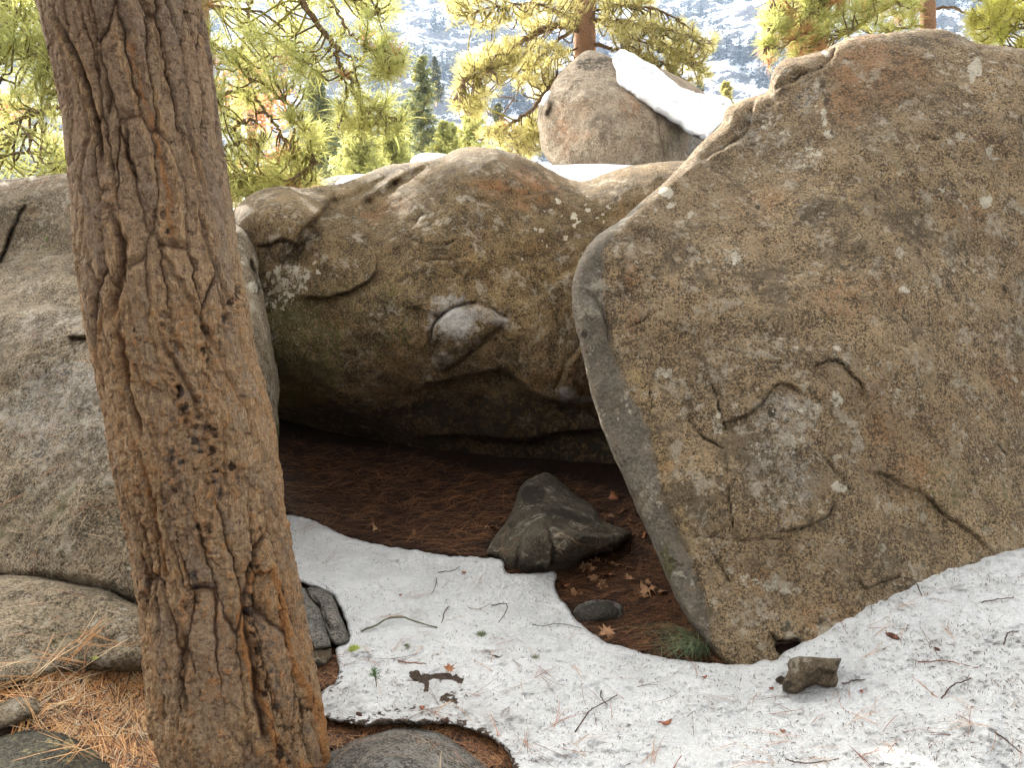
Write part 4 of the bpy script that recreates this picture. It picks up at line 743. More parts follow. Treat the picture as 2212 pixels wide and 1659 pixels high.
# ------------------------------------------------------------------ pines with long needles
def needle_mat(name, a, b, tr=.55):
    g = NT(name); g.co = g.tc.outputs['Object']; n = g.noise(2.2, 4, .6); n2 = g.noise(9, 3, .6); o, y, _ = g.attr('m1')
    c = g.mix(g.mp(n, .38, .62), a, b); c = g.mix(g.mp(n2, .5, .7, 0, .5), c, tuple(x*.7 for x in a)); c = g.mix(o, c, (.50, .26, .12)); c = g.mix(y, c, (.42, .38, .10))
    t = g.n('ShaderNodeBsdfTranslucent'); g.put(t.inputs[0], c); m = g.n('ShaderNodeMixShader'); m.inputs[0].default_value = tr
    g.done(c, .5, None, .4); g.t.links.new(g.bs.outputs[0], m.inputs[1]); g.t.links.new(t.outputs[0], m.inputs[2]); g.t.links.new(m.outputs[0], g.out.inputs[0]); return g.m
M_NEED = needle_mat('pine_needles', (.36, .39, .13), (.54, .54, .20), .66)
M_NEED2 = needle_mat('pine_needles_olive', (.42, .38, .15), (.60, .53, .22), .68)
M_NEED3 = needle_mat('pine_needles_yellow', (.45, .45, .10), (.55, .50, .13), .65)
M_FIR = needle_mat('fir_needles', (.11, .145, .085), (.22, .25, .13), .5)
M_FARFIR = needle_mat('far_fir', (.03, .05, .055), (.045, .065, .06), .15)
M_OAK = needle_mat('oak_leaves', (.42, .20, .10), (.52, .28, .13), .5)
def twig_mat():
    g = NT('twig_bark'); n = g.noise(14, 4, .7); n2 = g.noise(60, 4, .7); mo, og, _ = g.attr('m1')
    c = g.mix(g.mp(n2, .4, .6), (.10, .065, .04), (.22, .15, .09)); c = g.mix(g.mp(g.ma('ADD', mo, g.ma('SUBTRACT', n, .5)), .4, .6, 0, .85), c, (.28, .26, .04))
    return g.done(c, .9, g.bump(n2, .01, .6), .1)
M_TWIG = twig_mat()
M_BARK2 = bark_mat('bark_red', (.23, .12, .075), (.30, .17, .10), (.05, .022, .014), (.36, .15, .06))
class Tuft:
    def __init__(s): s.C = []; s.D = []; s.L = []; s.N = []; s.col = []
    def add(s, c, d, L, n, col=(0, 0, 0)): s.C.append(c); s.D.append(d/(np.linalg.norm(d)+1e-9)); s.L.append(L); s.N.append(n); s.col.append(col)
    def build(s, name, mat, parent, width, rg, off=(0, 0, 0), spread=1.0, droop=.12, wk=None):
        C = np.repeat(np.array(s.C), s.N, 0)-np.array(off); D = np.repeat(np.array(s.D), s.N, 0); L = np.repeat(np.array(s.L), s.N); col = np.repeat(np.array(s.col, float), s.N, 0); n = len(C)
        r = rg.normal(size=(n, 3)); r /= np.linalg.norm(r, axis=1)[:, None]
        d = D*rg.uniform(.25, 1.1, (n, 1))+r*spread*rg.uniform(.5, 1, (n, 1)); d /= np.linalg.norm(d, axis=1)[:, None]
        L = L*rg.uniform(.65, 1.1, n); C = C-D*(rg.uniform(0, .5, n)*L)[:, None]
        side = np.cross(d, rg.normal(size=(n, 3))); side /= np.linalg.norm(side, axis=1)[:, None]+1e-9
        w = width*rg.uniform(.7, 1.3, n); mid = C+d*(L*.55)[:, None]; tip = C+d*L[:, None]; mid[:, 2] -= droop*L*.15; tip[:, 2] -= droop*L
        V = np.stack([C-side*(w*.35)[:, None], C+side*(w*.35)[:, None], mid-side*(w*.5)[:, None], mid+side*(w*.5)[:, None], tip], 1).reshape(-1, 3)
        k = np.arange(n)*5; q = np.stack([k, k+1, k+3, k+2], 1); t = np.stack([k+2, k+3, k+4], 1)
        return mk(name, V, [q, t], mat, parent, False, {'m1': np.repeat(col, 5, 0)})
def nearest_on(limbs, p, rg):
    best = None; bd = 1e9
    for L in limbs:
        d = np.linalg.norm(L-p, axis=1); k = int(d.argmin())
        if d[k] < bd: bd = d[k]; best = (L, max(0, k-rg.integers(0, 4)))
    return best[0][best[1]], bd
def pine_tree(label, base, trunk, limbs, regions, needle, barkm, nlen, nw, seed, nn=42, extra_crown=None, maxtw=2.2, group=None, name='pine_tree', twr=.006, og=0, hang=0):
    """trunk: list of (px,py,d,r); limbs: list of (list of (px,py,d), r0, moss); regions: (polygon px, dmin, dmax, count, orange share)"""
    rg = np.random.default_rng(seed); root = empty(name, base); tag(root, label, 'tree', group); off = np.array(base)
    if trunk:
        t = np.array(trunk, float); P = at(t[:, 0], t[:, 1], t[:, 2]); P = np.vstack([[[base[0], base[1], base[2]-.4]], P]); R = np.concatenate([[t[0, 3]*1.25], t[:, 3]])
        n = 26; Pp = spline(P, n*2); Rp = np.interp(np.linspace(0, 1, n*2), np.linspace(0, 1, len(R)), R); mb = MB(); tube(mb, Pp-off, Rp, 22, .07, seed); to = mb.build('trunk', barkm, root)
    LB = []
    for pts, r0, moss in limbs:
        c = np.array(pts, float); P = at(c[:, 0], c[:, 1], c[:, 2]); Q = spline(P, max(14, 6*len(P))); Q = Q+.02*rg.normal(size=Q.shape)*np.linspace(.2, 1, len(Q))[:, None]; LB.append(Q)
        R = np.linspace(r0, max(.004, r0*.3), len(Q)); mb = MB(); tube(mb, Q-off, R, 8, .18, seed+len(LB), (moss, 0, 0)); mb.build('branch', M_TWIG, root)
    tw = MB(); tf = Tuft()
    for poly, dmin, dmax, cnt, osh in regions:
        pg = np.array(poly, float); lo, hi = pg.min(0), pg.max(0); k = 0
        while k < cnt:
            p = rg.uniform(lo, hi)
            if not inside(p[None], pg)[0]: continue
            k += 1; P = at(p[0], p[1], rg.uniform(dmin, dmax)); s0, bd = nearest_on(LB, P, rg)
            if bd > maxtw: s0 = P+rg.normal(size=3)*.25; s0[2] += .15; bd = .4
            v = P-s0; mid = (s0+P)/2+rg.normal(size=3)*bd*.12; mid[2] -= bd*rg.uniform(.0, .28); m2_ = s0+v*.82; m2_[2] -= bd*.14
            Q = spline([s0, mid, m2_, P], 9); tube(tw, Q-off, np.linspace(twr*1.5, twr*.8, 9), 4, 0, 1, (rg.random()*.7, 0, 0), False)
            d = Q[-1]-Q[-2]; d = d/(np.linalg.norm(d)+1e-9); d[2] += .35-hang; c = (1., 0, 0) if rg.random() < osh else (0, rg.random()*.5, 0)
            tf.add(P, d, nlen*rg.uniform(.75, 1.1), int(nn*rg.uniform(.7, 1.3)), c)
            if rg.random() < .8: q = Q[5]; tf.add(q, d+rg.normal(size=3)*.4, nlen*rg.uniform(.7, 1), int(nn*.6), c)
    if extra_crown:
        for (x, y, z, rx, rz, cnt) in extra_crown:
            for _ in range(cnt):
                v = rg.normal(size=3); v /= np.linalg.norm(v); v *= rg.uniform(.35, 1)**.5; P = np.array([x, y, z])+v*np.array([rx, rx, rz]); s0 = np.array([x, y, P[2]-.3*rx*rg.random()])
                s0 = s0*.45+P*.55; tube(tw, spline([s0, (s0+P)/2-[0, 0, .1], P], 5)-off, .012, 3, 0, 1, None, False); tf.add(P, v+[0, 0, .4], nlen*1.1, int(nn*.8))
    tag(tw.build('twigs', M_TWIG, root), kind='stuff'); tf.build('needles', needle, root, nw, rg, off)
    return root
def gp(px, py, d, dz=0.0):
    p = at(float(px), float(py), float(d)); return (float(p[0]), float(p[1]), float(gz(p[0], p[1]))+dz)

T1L = [([(425, 60, 7), (300, 55, 6.6), (120, 70, 6.1), (0, 112, 5.8), (-90, 150, 5.6)], .035, .2), ([(425, 250, 7), (250, 255, 6.5), (100, 235, 6.0), (-60, 300, 5.7)], .03, .3), ([(425, 330, 7), (200, 345, 6.4), (60, 330, 6), (-70, 345, 5.7)], .02, .3),
       ([(425, -80, 7), (200, -60, 6.4), (60, -10, 6), (-60, 30, 5.7)], .03, .2), ([(60, -20, 6), (30, 60, 5.9), (0, 130, 5.8), (-10, 220, 5.8)], .014, .2), ([(120, 70, 6.1), (90, 130, 6.0), (100, 200, 6), (140, 260, 6.1)], .012, .1), ([(100, 235, 6), (70, 280, 6), (20, 300, 5.9)], .010, .2),
       ([(430, -60, 7), (560, -80, 6.5), (640, -20, 6.3), (662, 16, 6.2), (694, 62, 6.2), (721, 100, 6.2), (737, 140, 6.2), (756, 183, 6.2), (777, 223, 6.2), (815, 247, 6.1), (858, 258, 6.0)], .032, .35), ([(721, 100, 6.2), (758, 126, 6.15), (769, 161, 6.1), (785, 199, 6.1)], .010, 0),
       ([(734, 145, 6.2), (748, 183, 6.2), (742, 242, 6.2), (737, 285, 6.2)], .010, 0), ([(640, -60, 6.4), (700, -30, 6.2), (729, 27, 6.1), (761, 78, 6.0), (802, 108, 5.9), (855, 118, 5.8)], .014, 0), ([(700, -40, 6.3), (775, 0, 6.1), (796, 16, 6), (828, 40, 5.9)], .010, 0),
       ([(430, 80, 7), (479, 105, 6.9), (519, 113, 6.8), (546, 151, 6.7), (589, 199, 6.6), (621, 223, 6.5), (637, 250, 6.5), (632, 296, 6.4)], .020, .6), ([(460, 215, 7), (506, 198, 6.9), (546, 200, 6.9), (565, 231, 6.8), (589, 258, 6.7), (605, 290, 6.6), (632, 307, 6.6), (662, 331, 6.5), (697, 360, 6.4)], .018, .45),
       ([(440, 330, 6.9), (476, 320, 6.8), (524, 307, 6.7), (573, 293, 6.6), (600, 280, 6.6)], .014, .3), ([(440, 285, 7), (465, 282, 6.9), (506, 272, 6.9), (533, 258, 6.8), (570, 242, 6.8)], .022, .1), ([(440, 10, 7), (554, 24, 6.8), (605, 54, 6.7), (637, 94, 6.6), (689, 118, 6.5), (707, 102, 6.5)], .011, .2),
       ([(590, -40, 6.8), (605, 0, 6.7), (621, 22, 6.7), (616, 40, 6.7), (589, 70, 6.7), (557, 78, 6.7), (500, 95, 6.8)], .012, .5), ([(557, 78, 6.7), (597, 140, 6.6), (600, 183, 6.6), (611, 210, 6.6)], .008, .1), ([(519, 113, 6.8), (540, 40, 6.8), (530, -40, 6.8)], .022, .4), ([(480, 115, 6.9), (470, 170, 6.9), (490, 230, 6.9)], .010, .9),
       ([(505, 305, 6.7), (500, 350, 6.6), (505, 385, 6.6)], .009, .1)]
T1R = [([(-80, -40), (60, -40), (160, -20), (165, 150), (160, 380), (60, 385), (-60, 390)], 5.4, 6.8, 165, .03), ([(-60, 0), (140, 0), (150, 110), (0, 120)], 5.3, 6.2, 40, .02), ([(430, -60), (640, -60), (700, 20), (690, 100), (560, 130), (440, 140)], 6, 7.6, 85, .02),
       ([(640, -60), (880, -60), (870, 20), (850, 120), (790, 140), (720, 60)], 5.6, 6.8, 50, .04), ([(440, 130), (560, 120), (600, 200), (520, 250), (450, 300)], 6.3, 7.4, 40, .06), ([(560, 120), (740, 110), (800, 180), (700, 200), (580, 180)], 5.9, 6.7, 30, .03),
       ([(470, 270), (620, 290), (700, 350), (690, 410), (560, 430), (490, 430), (475, 340)], 6.2, 7.2, 70, .06), ([(730, 190), (870, 210), (880, 280), (800, 300), (720, 270)], 5.8, 6.4, 40, .02), ([(770, 110), (860, 90), (885, 140), (820, 180)], 5.6, 6.2, 26, .05), ([(620, 240), (700, 240), (690, 330), (630, 330)], 6.2, 6.8, 22, .03), ([(470, 380), (640, 360), (700, 400), (600, 440), (500, 450)], 6.5, 7.3, 40, .2)]
b1 = gp(428, 500, 7.1)
pine_tree('mossy limbed pine just behind the leaning trunk, long drooping branches hanging on both its sides', b1, [(428, 420, 7.1, .15), (424, 200, 7.05, .145), (415, -100, 7, .13), (405, -500, 7, .10)], T1L, T1R, M_NEED, M_BARK, .22, .0052, 101, nn=26, extra_crown=[(-2.8, 6.9, 6.6, 1.5, 1.0, 36)])
T2L = [([(1262, 60, 13), (1241, 55, 12.9), (1185, 59, 12.6), (1134, 83, 12.3), (1090, 119, 12.0), (1070, 139, 11.9), (1035, 158, 11.7), (1000, 178, 11.6), (985, 215, 11.6)], .075, .25), ([(1262, 70, 13), (1237, 67, 12.8), (1193, 95, 12.5), (1154, 139, 12.3), (1126, 155, 12.2), (1090, 165, 12.1)], .035, .1),
       ([(1262, 120, 13), (1245, 131, 12.7), (1193, 178, 12.2), (1154, 230, 11.9), (1114, 258, 11.8), (1058, 289, 11.6), (1035, 300, 11.5)], .045, .2), ([(1262, 45, 13), (1288, 44, 12.9), (1344, 44, 12.6), (1391, 55, 12.4), (1471, 71, 12.1), (1535, 95, 11.9)], .045, .2),
       ([(1262, 85, 13), (1312, 103, 12.8), (1340, 107, 12.7), (1391, 123, 12.5), (1431, 135, 12.4), (1470, 160, 12.3)], .035, .2), ([(1262, 40, 13), (1249, 40, 12.9), (1193, 20, 12.5), (1154, 8, 12.3), (1074, 12, 12), (990, 35, 11.8)], .04, .2), ([(1272, 45, 12.9), (1278, 40, 12.8), (1288, 0, 12.7), (1292, -30, 12.7)], .03, 0),
       ([(1262, 100, 13), (1200, 120, 12.6), (1170, 180, 12.3), (1150, 230, 12.2)], .02, 0), ([(1193, 178, 12.2), (1180, 230, 12.1), (1150, 290, 12), (1110, 320, 11.9)], .02, .1), ([(1262, 30, 13), (1330, 10, 12.6), (1420, 20, 12.3), (1480, 50, 12.1)], .03, .1), ([(1154, 139, 12.3), (1120, 190, 12.2), (1110, 220, 12.2)], .014, 0), ([(1262, -20, 13), (1150, -40, 12.4), (1050, -20, 12)], .04, 0), ([(1262, -20, 13), (1380, -40, 12.4), (1480, -10, 12)], .04, 0), ([(1391, 55, 12.4), (1440, 100, 12.3), (1500, 140, 12.2)], .014, 0)]
T2R = [([(955, -20), (1090, -20), (1110, 40), (1060, 62), (1000, 60), (960, 40)], 11.4, 12.5, 60, .0), ([(985, 150), (1000, 120), (1060, 90), (1120, 80), (1130, 120), (1090, 160), (1070, 220), (1040, 250), (985, 245), (965, 210)], 11.3, 12.3, 160, .0), ([(1080, 110), (1190, 80), (1240, 110), (1190, 160), (1110, 185)], 11.7, 12.9, 80, .0),
       ([(1025, 285), (1060, 270), (1160, 255), (1175, 320), (1170, 345), (1080, 320)], 11.3, 12.2, 95, .03), ([(1110, 10), (1250, -20), (1250, 50), (1130, 70)], 11.9, 13.2, 70, 0), ([(1280, -20), (1420, -20), (1430, 60), (1290, 70)], 12, 13.3, 80, 0), ([(1320, 40), (1480, 40), (1555, 70), (1545, 105), (1480, 130), (1380, 105), (1320, 90)], 11.6, 12.9, 140, 0),
       ([(1370, 110), (1490, 120), (1550, 150), (1530, 180), (1440, 165), (1370, 140)], 11.8, 12.6, 60, 0), ([(1150, 160), (1200, 150), (1180, 240), (1150, 250)], 11.9, 12.6, 16, 0), ([(1120, -30), (1420, -30), (1420, 0), (1120, 0)], 11.6, 13, 50, 0)]
b2 = gp(1262, 380, 13.1)
pine_tree('red barked pine with thick bent limbs standing right behind the pale pointed boulder', b2, [(1262, 240, 13.05, .20), (1263, 60, 13, .18), (1266, -120, 13, .16), (1268, -420, 13, .12)], T2L, T2R, M_NEED2, M_BARK2, .19, .0065, 202, nn=26, twr=.009, extra_crown=[(1.25, 12.9, 9.2, 2.2, 1.8, 110)])
T3L = [([(2005, 30, 9), (1960, 0, 8.8), (1900, 20, 8.5), (1850, 60, 8.3), (1810, 80, 8.2), (1790, 92, 8.2)], .03, .6), ([(2005, 55, 9), (1950, 60, 8.8), (1900, 75, 8.7), (1860, 85, 8.6)], .018, .5), ([(1990, -40, 9), (1850, -40, 8.6), (1760, 0, 8.3), (1700, 25, 8.1), (1665, 20, 8)], .02, .2), ([(1760, 0, 8.3), (1740, 40, 8.2), (1700, 60, 8.1), (1660, 62, 8)], .012, 0), ([(1740, 40, 8.2), (1710, 90, 8.1), (1650, 105, 8)], .010, 0),
       ([(1900, 20, 8.5), (1870, -20, 8.5), (1820, -40, 8.5)], .014, .3), ([(2010, 20, 9), (2060, 15, 8.9), (2110, 40, 8.8), (2130, 70, 8.8)], .02, .0), ([(1810, 80, 8.2), (1770, 95, 8.2), (1730, 110, 8.2)], .01, .1)]
T3R = [([(1640, -20), (1700, -20), (1720, 40), (1690, 120), (1650, 135), (1645, 90)], 7.8, 8.4, 46, .35), ([(1690, -30), (1900, -30), (1880, 50), (1780, 80), (1700, 80)], 8.0, 8.9, 120, .12), ([(1720, 60), (1800, 60), (1780, 120), (1690, 130)], 8.0, 8.6, 40, .45), ([(1850, -20), (1990, -20), (1980, 50), (1870, 70)], 8.4, 9.2, 46, .1)]
b3 = gp(2005, 420, 9.1)
t3 = pine_tree('pine with orange dead needle tufts hanging over the top of the huge brown boulder', b3, [(2005, 160, 9.05, .09), (2004, 20, 9, .085), (2003, -150, 9, .08), (2003, -450, 9, .06)], T3L, T3R, M_NEED, M_BARK2, .19, .0055, 303, nn=40)
cm = NT('cone_scales'); vc = cm.voro(60); M_CONE = cm.done(cm.mix(cm.mp(vc, .1, .5), (.20, .075, .035), (.07, .028, .016)), .7, cm.bump(vc, .01, 1), .3)
def lathe(mb, P0, axis, prof, n=10, bump=0):
    axis = np.array(axis, float); axis /= np.linalg.norm(axis); tube(mb, np.array([P0+axis*z for z, r in prof]), np.array([r for z, r in prof]), n, bump, 3)
for (cx2, cy2) in [(1665, 62), (1667, 16), (1655, 108)]:
    mb = MB(); P = at(cx2, cy2, 8.0); lathe(mb, P-np.array(b3), (0.1, 0, .9), [(-.05, .006), (-.04, .028), (-.01, .036), (.02, .026), (.045, .006)], 12, .15); mb.build('pine_cone', M_CONE, t3)
T4L = [([(2330, -30, 8.5), (2230, 20, 8.2), (2180, 60, 8.1), (2160, 95, 8.1)], .02, 0), ([(2330, 60, 8.5), (2220, 60, 8.2), (2150, 50, 8.1), (2100, 20, 8)], .018, 0), ([(2330, -80, 8.5), (2200, -20, 8.2), (2120, 0, 8)], .018, 0)]
T4R = [([(2110, -30), (2300, -30), (2300, 120), (2200, 110), (2140, 70)], 7.7, 8.7, 150, .0), ([(2090, 20), (2140, 30), (2150, 100), (2100, 85)], 8, 8.6, 16, .0)]
b4 = gp(2340, 420, 8.6)
pine_tree('bright yellow pine crown rising behind the right end of the huge brown boulder', b4, [(2340, 160, 8.6, .12), (2338, -50, 8.6, .11), (2336, -400, 8.6, .08)], T4L, T4R, M_NEED3, M_BARK2, .18, .006, 404, nn=36)

# the near pine goes on above the picture to its own crown
crg = np.random.default_rng(909); topc = cen[2]; upv = (cen[0]-cen[200]); upv /= np.linalg.norm(upv); upv = upv*.35+np.array([0, 0, .65]); upv /= np.linalg.norm(upv)
hts_ = np.array([-.05, 1, 2.5, 4.5, 6.5, 8.5]); axp = topc+upv*hts_[:, None]; mb = MB(); tube(mb, spline(axp, 30)-off, np.interp(np.linspace(0, 8.5, 30), [0, 2, 8.5], [Rr[2]*.98, .17, .04]), 28, .05, 4); mb.build('trunk', M_BARK, pine)
tfc = Tuft(); bmc = MB()
for i in range(46):
    h = crg.uniform(3.2, 8.6); p0 = topc+upv*h; a = crg.uniform(0, 6.28); L = (9.3-h)*.30+.4; e = p0+np.array([math.cos(a)*L, math.sin(a)*L, crg.uniform(-.3, .4)]); Q = spline([p0, (p0+e)/2-[0, 0, .12], e], 8); tube(bmc, Q-off, np.linspace(.035, .01, 8), 6, .1, i)
    for q in (3, 5, 6, 7):
        for _ in range(2): tfc.add(Q[q]+crg.normal(size=3)*.15, (e-p0)+crg.normal(size=3)*.3, .20, 26)
tag(bmc.build('branches', M_TWIG, pine), kind='stuff'); tfc.build('needles', M_NEED, pine, .005, crg, off)

# ------------------------------------------------------------------ small conifers beyond the boulders
def conifer(label, px, ytop, ybase, d, wpx, seed, mat=M_FIR, dens=1.0, name='conifer', nlen=.16, group=None, bare=.1, nw=.02):
    rg = np.random.default_rng(seed); top = at(float(px), float(ytop), float(d)); bt = at(float(px), float(ybase), float(d)); H = top[2]-bt[2]; W = wpx/F*d/2
    base = np.array([top[0], top[1], bt[2]-H*.12]); root = empty(name, tuple(base)); tag(root, label, 'tree', group)
    mb = MB(); n = 12; z = np.linspace(0, H*1.12, n); tube(mb, np.stack([0*z+.02*rg.normal(size=n), 0*z, z], 1), np.linspace(.02*H+.02, .008, n), 8, .1, seed); mb.build('trunk', M_BARK, root)
    tf = Tuft(); bm = MB(); nb = int(90*dens)
    for i in range(nb):
        t = (i+rg.random())/nb; zz = H*(.06+bare+(1.04-bare)*t); L = W*(1.12-t)**.75*rg.uniform(.55, 1.15)+.04; a = rg.uniform(0, 2*math.pi); dr = np.array([math.cos(a), math.sin(a), rg.uniform(-.15, .3)])
        tip = np.array([0, 0, zz])+dr*L; mid = np.array([0, 0, zz])+dr*L*.5-[0, 0, .06*L]; Q = spline([(0, 0, zz), mid, tip], 6); tube(bm, Q, np.linspace(.012, .004, 6), 3, 0, 1, None, False)
        for q in range(1, 6):
            for _ in range(3): tf.add(Q[q]+rg.normal(size=3)*L*.09, dr+rg.normal(size=3)*.6, nlen*(H/5)**.3, 6, (0, rg.random()**3*.9, 0))
    bm.build('branches', M_TWIG, root); tf.build('foliage', mat, root, nw, rg, spread=.9)
    return root
CF = [('grey green pine low behind the tan boulder, between the trunk and the dark fir', 632, 300, 420, 23, 90, M_NEED, 1.5), ('hazy grey green conifer just left of the slim loose crowned one', 878, 215, 370, 30, 80, M_FIR, 1.4), ('pale bushy conifer right of the slim loose crowned one, low over the tan boulder', 965, 262, 360, 27, 90, M_NEED, 1.3), ('tall hazy pine behind the drooping limb, left of the low pale green pine', 735, 215, 400, 32, 90, M_FIR, 1.5),
      ('dark green fir with a dense pointed crown seen through the hanging pine branches', 682, 150, 392, 26, 105, M_FIR, 1.9), ('slim loose crowned conifer standing alone right of the hanging pine branches', 908, 118, 350, 28, 90, M_FIR, 1.3),
      ('open young pine with a thin crown, beside the drooping limb of the red barked pine', 1022, 205, 345, 30, 90, M_NEED, 1.2), ('bushy low pale green pine right of the dark fir, above the snow hump', 775, 268, 410, 22, 120, M_NEED, 1.7),
      ('rounded pale green pine left of the slim conifer, above the snow covered rock', 848, 255, 385, 24, 100, M_NEED, 1.5), ('small dim fir low behind the drooping pine needles next to the trunk', 590, 330, 430, 24, 80, M_FIR, 1.3),
      ('tiny yellow green conifer rising beside the snowy slant of the pale boulder', 1568, 178, 240, 45, 34, M_NEED2, .5), ('blue green fir half seen between the near trunk and the left pine branches', 138, 325, 400, 26, 46, M_FIR, 1.0),
      ('small bluish fir on the snow right of the open young pine', 1076, 222, 300, 70, 34, M_FARFIR, .8), ('dark tall fir on the snowy slope left of the slim conifer tip', 940, 122, 215, 110, 34, M_FARFIR, .9), ('thin fir at the foot of the mountain right of the hanging tufts', 1512, 130, 205, 100, 22, M_FARFIR, .7)]
for i, (lb, px, y0, y1, d, w, m, dn) in enumerate(CF):
    conifer(lb, px, y0, y1, d, w, 500+i, m, dn, nlen=.20 if d < 40 else .35, nw=.03 if d < 40 else .09)
# rusty leaved oaks
def oak(label, px, py, d, wpx, hpx, seed, n=420):
    rg = np.random.default_rng(seed); c = at(float(px), float(py), float(d)); R = wpx/F*d/2; H = hpx/F*d/2; g0 = c[2]-H*2.2; root = empty('oak_tree', (c[0], c[1], g0)); tag(root, label, 'tree')
    mb = MB(); b0 = np.zeros(3); cc = np.array([0, 0, c[2]-g0]); ends = []
    for k in range(9):
        v = rg.normal(size=3); v /= np.linalg.norm(v); e = cc+v*[R, R, H]; Q = spline([b0, cc*.5+rg.normal(size=3)*.08, (cc+e)/2, e], 10); tube(mb, Q, np.linspace(.05, .008, 10), 5, .1, k); ends.append(Q)
    mb.build('branches', M_TWIG, root); V = []; 
    for i in range(n):
        Q = ends[rg.integers(0, 9)]; p = Q[rg.integers(4, 10)]+rg.normal(size=3)*R*.28; s = rg.uniform(.05, .11)*(d/15)**.5; u = rg.normal(size=3); u /= np.linalg.norm(u); w = np.cross(u, rg.normal(size=3)); w /= np.linalg.norm(w); V.append([p-u*s, p-w*s*.45, p+u*s, p+w*s*.45])
    V = np.array(V).reshape(-1, 3); k = np.arange(n)*4; mk('foliage', V, [np.stack([k, k+1, k+2, k+3], 1)], M_OAK, root, False)
oak('orange leaved oak glowing through the pine branches beside the trunk', 540, 225, 20, 150, 120, 601, 650)
oak('low rusty orange oak foliage just above the tan boulder next to the trunk', 520, 400, 15, 110, 80, 602, 420)
oak('orange oak leaves behind the left pine branches at the picture edge', 15, 225, 20, 90, 80, 603, 260)

# ------------------------------------------------------------------ snowy mountainside with its firs
def mz(x, y):
    q = np.stack([x/260, y/260, 0*x], 1); r = fbm(q, 1, 5, 81); q2 = np.stack([x/60, y/60, 0*x], 1); r2 = fbm(q2, 1, 5, 91, ridge=True)
    e = np.maximum(y-(255-.12*x), 0); z = -18+e*.50+e*e*.00008; z = z+(60*r+26*(r2)*1.2)*sstep(10, 130, e)
    return np.where(z > 270, 270+(z-270)*.25, z)
mx = np.linspace(-800, 800, 480); my = np.concatenate([np.linspace(225, 760, 400), np.linspace(765, 1050, 40)])
def mntmat():
    g = NT('mountain'); n1 = g.noise(.035, 7, .68); n2 = g.noise(.16, 6, .75); ge = g.n('ShaderNodeNewGeometry'); sx = g.n('ShaderNodeSeparateXYZ'); g.t.links.new(ge.outputs['Normal'], sx.inputs[0])
    rock = g.mp(g.ma('ADD', g.ma('ADD', g.ma('MULTIPLY', n1, .7), g.ma('MULTIPLY', n2, .8)), g.ma('MULTIPLY', sx.outputs[2], -.55)), .31, .35, 0, 1, True)
    c = g.mix(rock, (.70, .75, .84), g.mix(g.mp(n2, .4, .6), (.06, .065, .08), (.16, .155, .16)))
    return g.done(c, .85, g.bump(g.ma('ADD', n1, n2), 5.0, .7), .1)
tag(sheet('mountain', mx, my, lambda X, Y: mz(X.ravel(), Y.ravel()).reshape(X.shape), mntmat()), kind='structure')
def firmesh(rg, nb=34):
    V = []; T = []; n = 0
    for i in range(nb):
        t = i/nb; z = .08+.92*t; L = .20*(1.03-t)**.8*rg.uniform(.6, 1.2); a = rg.uniform(0, 6.28); d = np.array([math.cos(a), math.sin(a), -.25]); s = np.array([-math.sin(a), math.cos(a), 0])
        p = np.array([0, 0, z]); V += [p+[0, 0, .03], p+d*L*.6+s*L*.35, p+d*L, p+d*L*.6-s*L*.35]; T += [(n, n+1, n+2), (n, n+2, n+3)]; n += 4
    for a in (0, 2.1, 4.2):
        b = a+2.1; V += [(.012*math.cos(a), .012*math.sin(a), -.05), (.012*math.cos(b), .012*math.sin(b), -.05), (0, 0, 1)]; T.append((n, n+1, n+2)); n += 3
    return np.array(V), np.array(T)
fr_ = np.random.default_rng(77); protos = []
for k in range(4):
    V, T = firmesh(fr_); protos.append((V, T))
px_ = fr_.uniform(-120, 2330, 17000); d_ = 260*(3.1)**fr_.random(17000); wx_ = (px_-CX)/F*d_; wy_ = d_*.99
cl = fbm(np.stack([wx_/48, wy_/70, 0*wx_], 1), 1, 4, 111); zz_ = mz(wx_, wy_); Pm = np.stack([wx_, wy_, zz_], 1); fxm, fym, _ = pix(Pm)
ok = (cl > .02+.06*fr_.random(17000)) & (fym < 440) & (fym > -60); idx = np.nonzero(ok)[0]; hts = fr_.uniform(8, 19, 17000)
idx = idx[np.argsort(-hts[idx]/d_[idx])]; idx = idx[:7000]; NI = 150
pm = [mk('fir_tree', V, [T], M_FARFIR, None, False) for V, T in protos]
for o in pm: COL.objects.unlink(o)
for c, i in enumerate(idx[:NI]):
    o = bpy.data.objects.new('fir_tree', pm[c % 4].data); COL.objects.link(o); h = hts[i]; o.location = tuple(Pm[i]-[0, 0, .5]); o.scale = (h*1.1, h*1.1, h); o.rotation_euler = (0, 0, fr_.uniform(0, 6))
    tag(o, 'small dark fir among the scattered firs on the far snowy mountainside', 'tree', 'firs scattered over the far snowy mountainside')
for o in pm: bpy.data.objects.remove(o)
mb = MB()
for c, i in enumerate(idx[NI:]):
    V, T = protos[c % 4]; h = hts[i]; a = fr_.uniform(0, 6); R_ = np.array([[math.cos(a), -math.sin(a), 0], [math.sin(a), math.cos(a), 0], [0, 0, 1]]); mb.add((V*[h*1.1, h*1.1, h])@R_.T+Pm[i]-[0, 0, .5], None, T)
tag(mb.build('forest', M_FARFIR, None, False), kind='stuff')

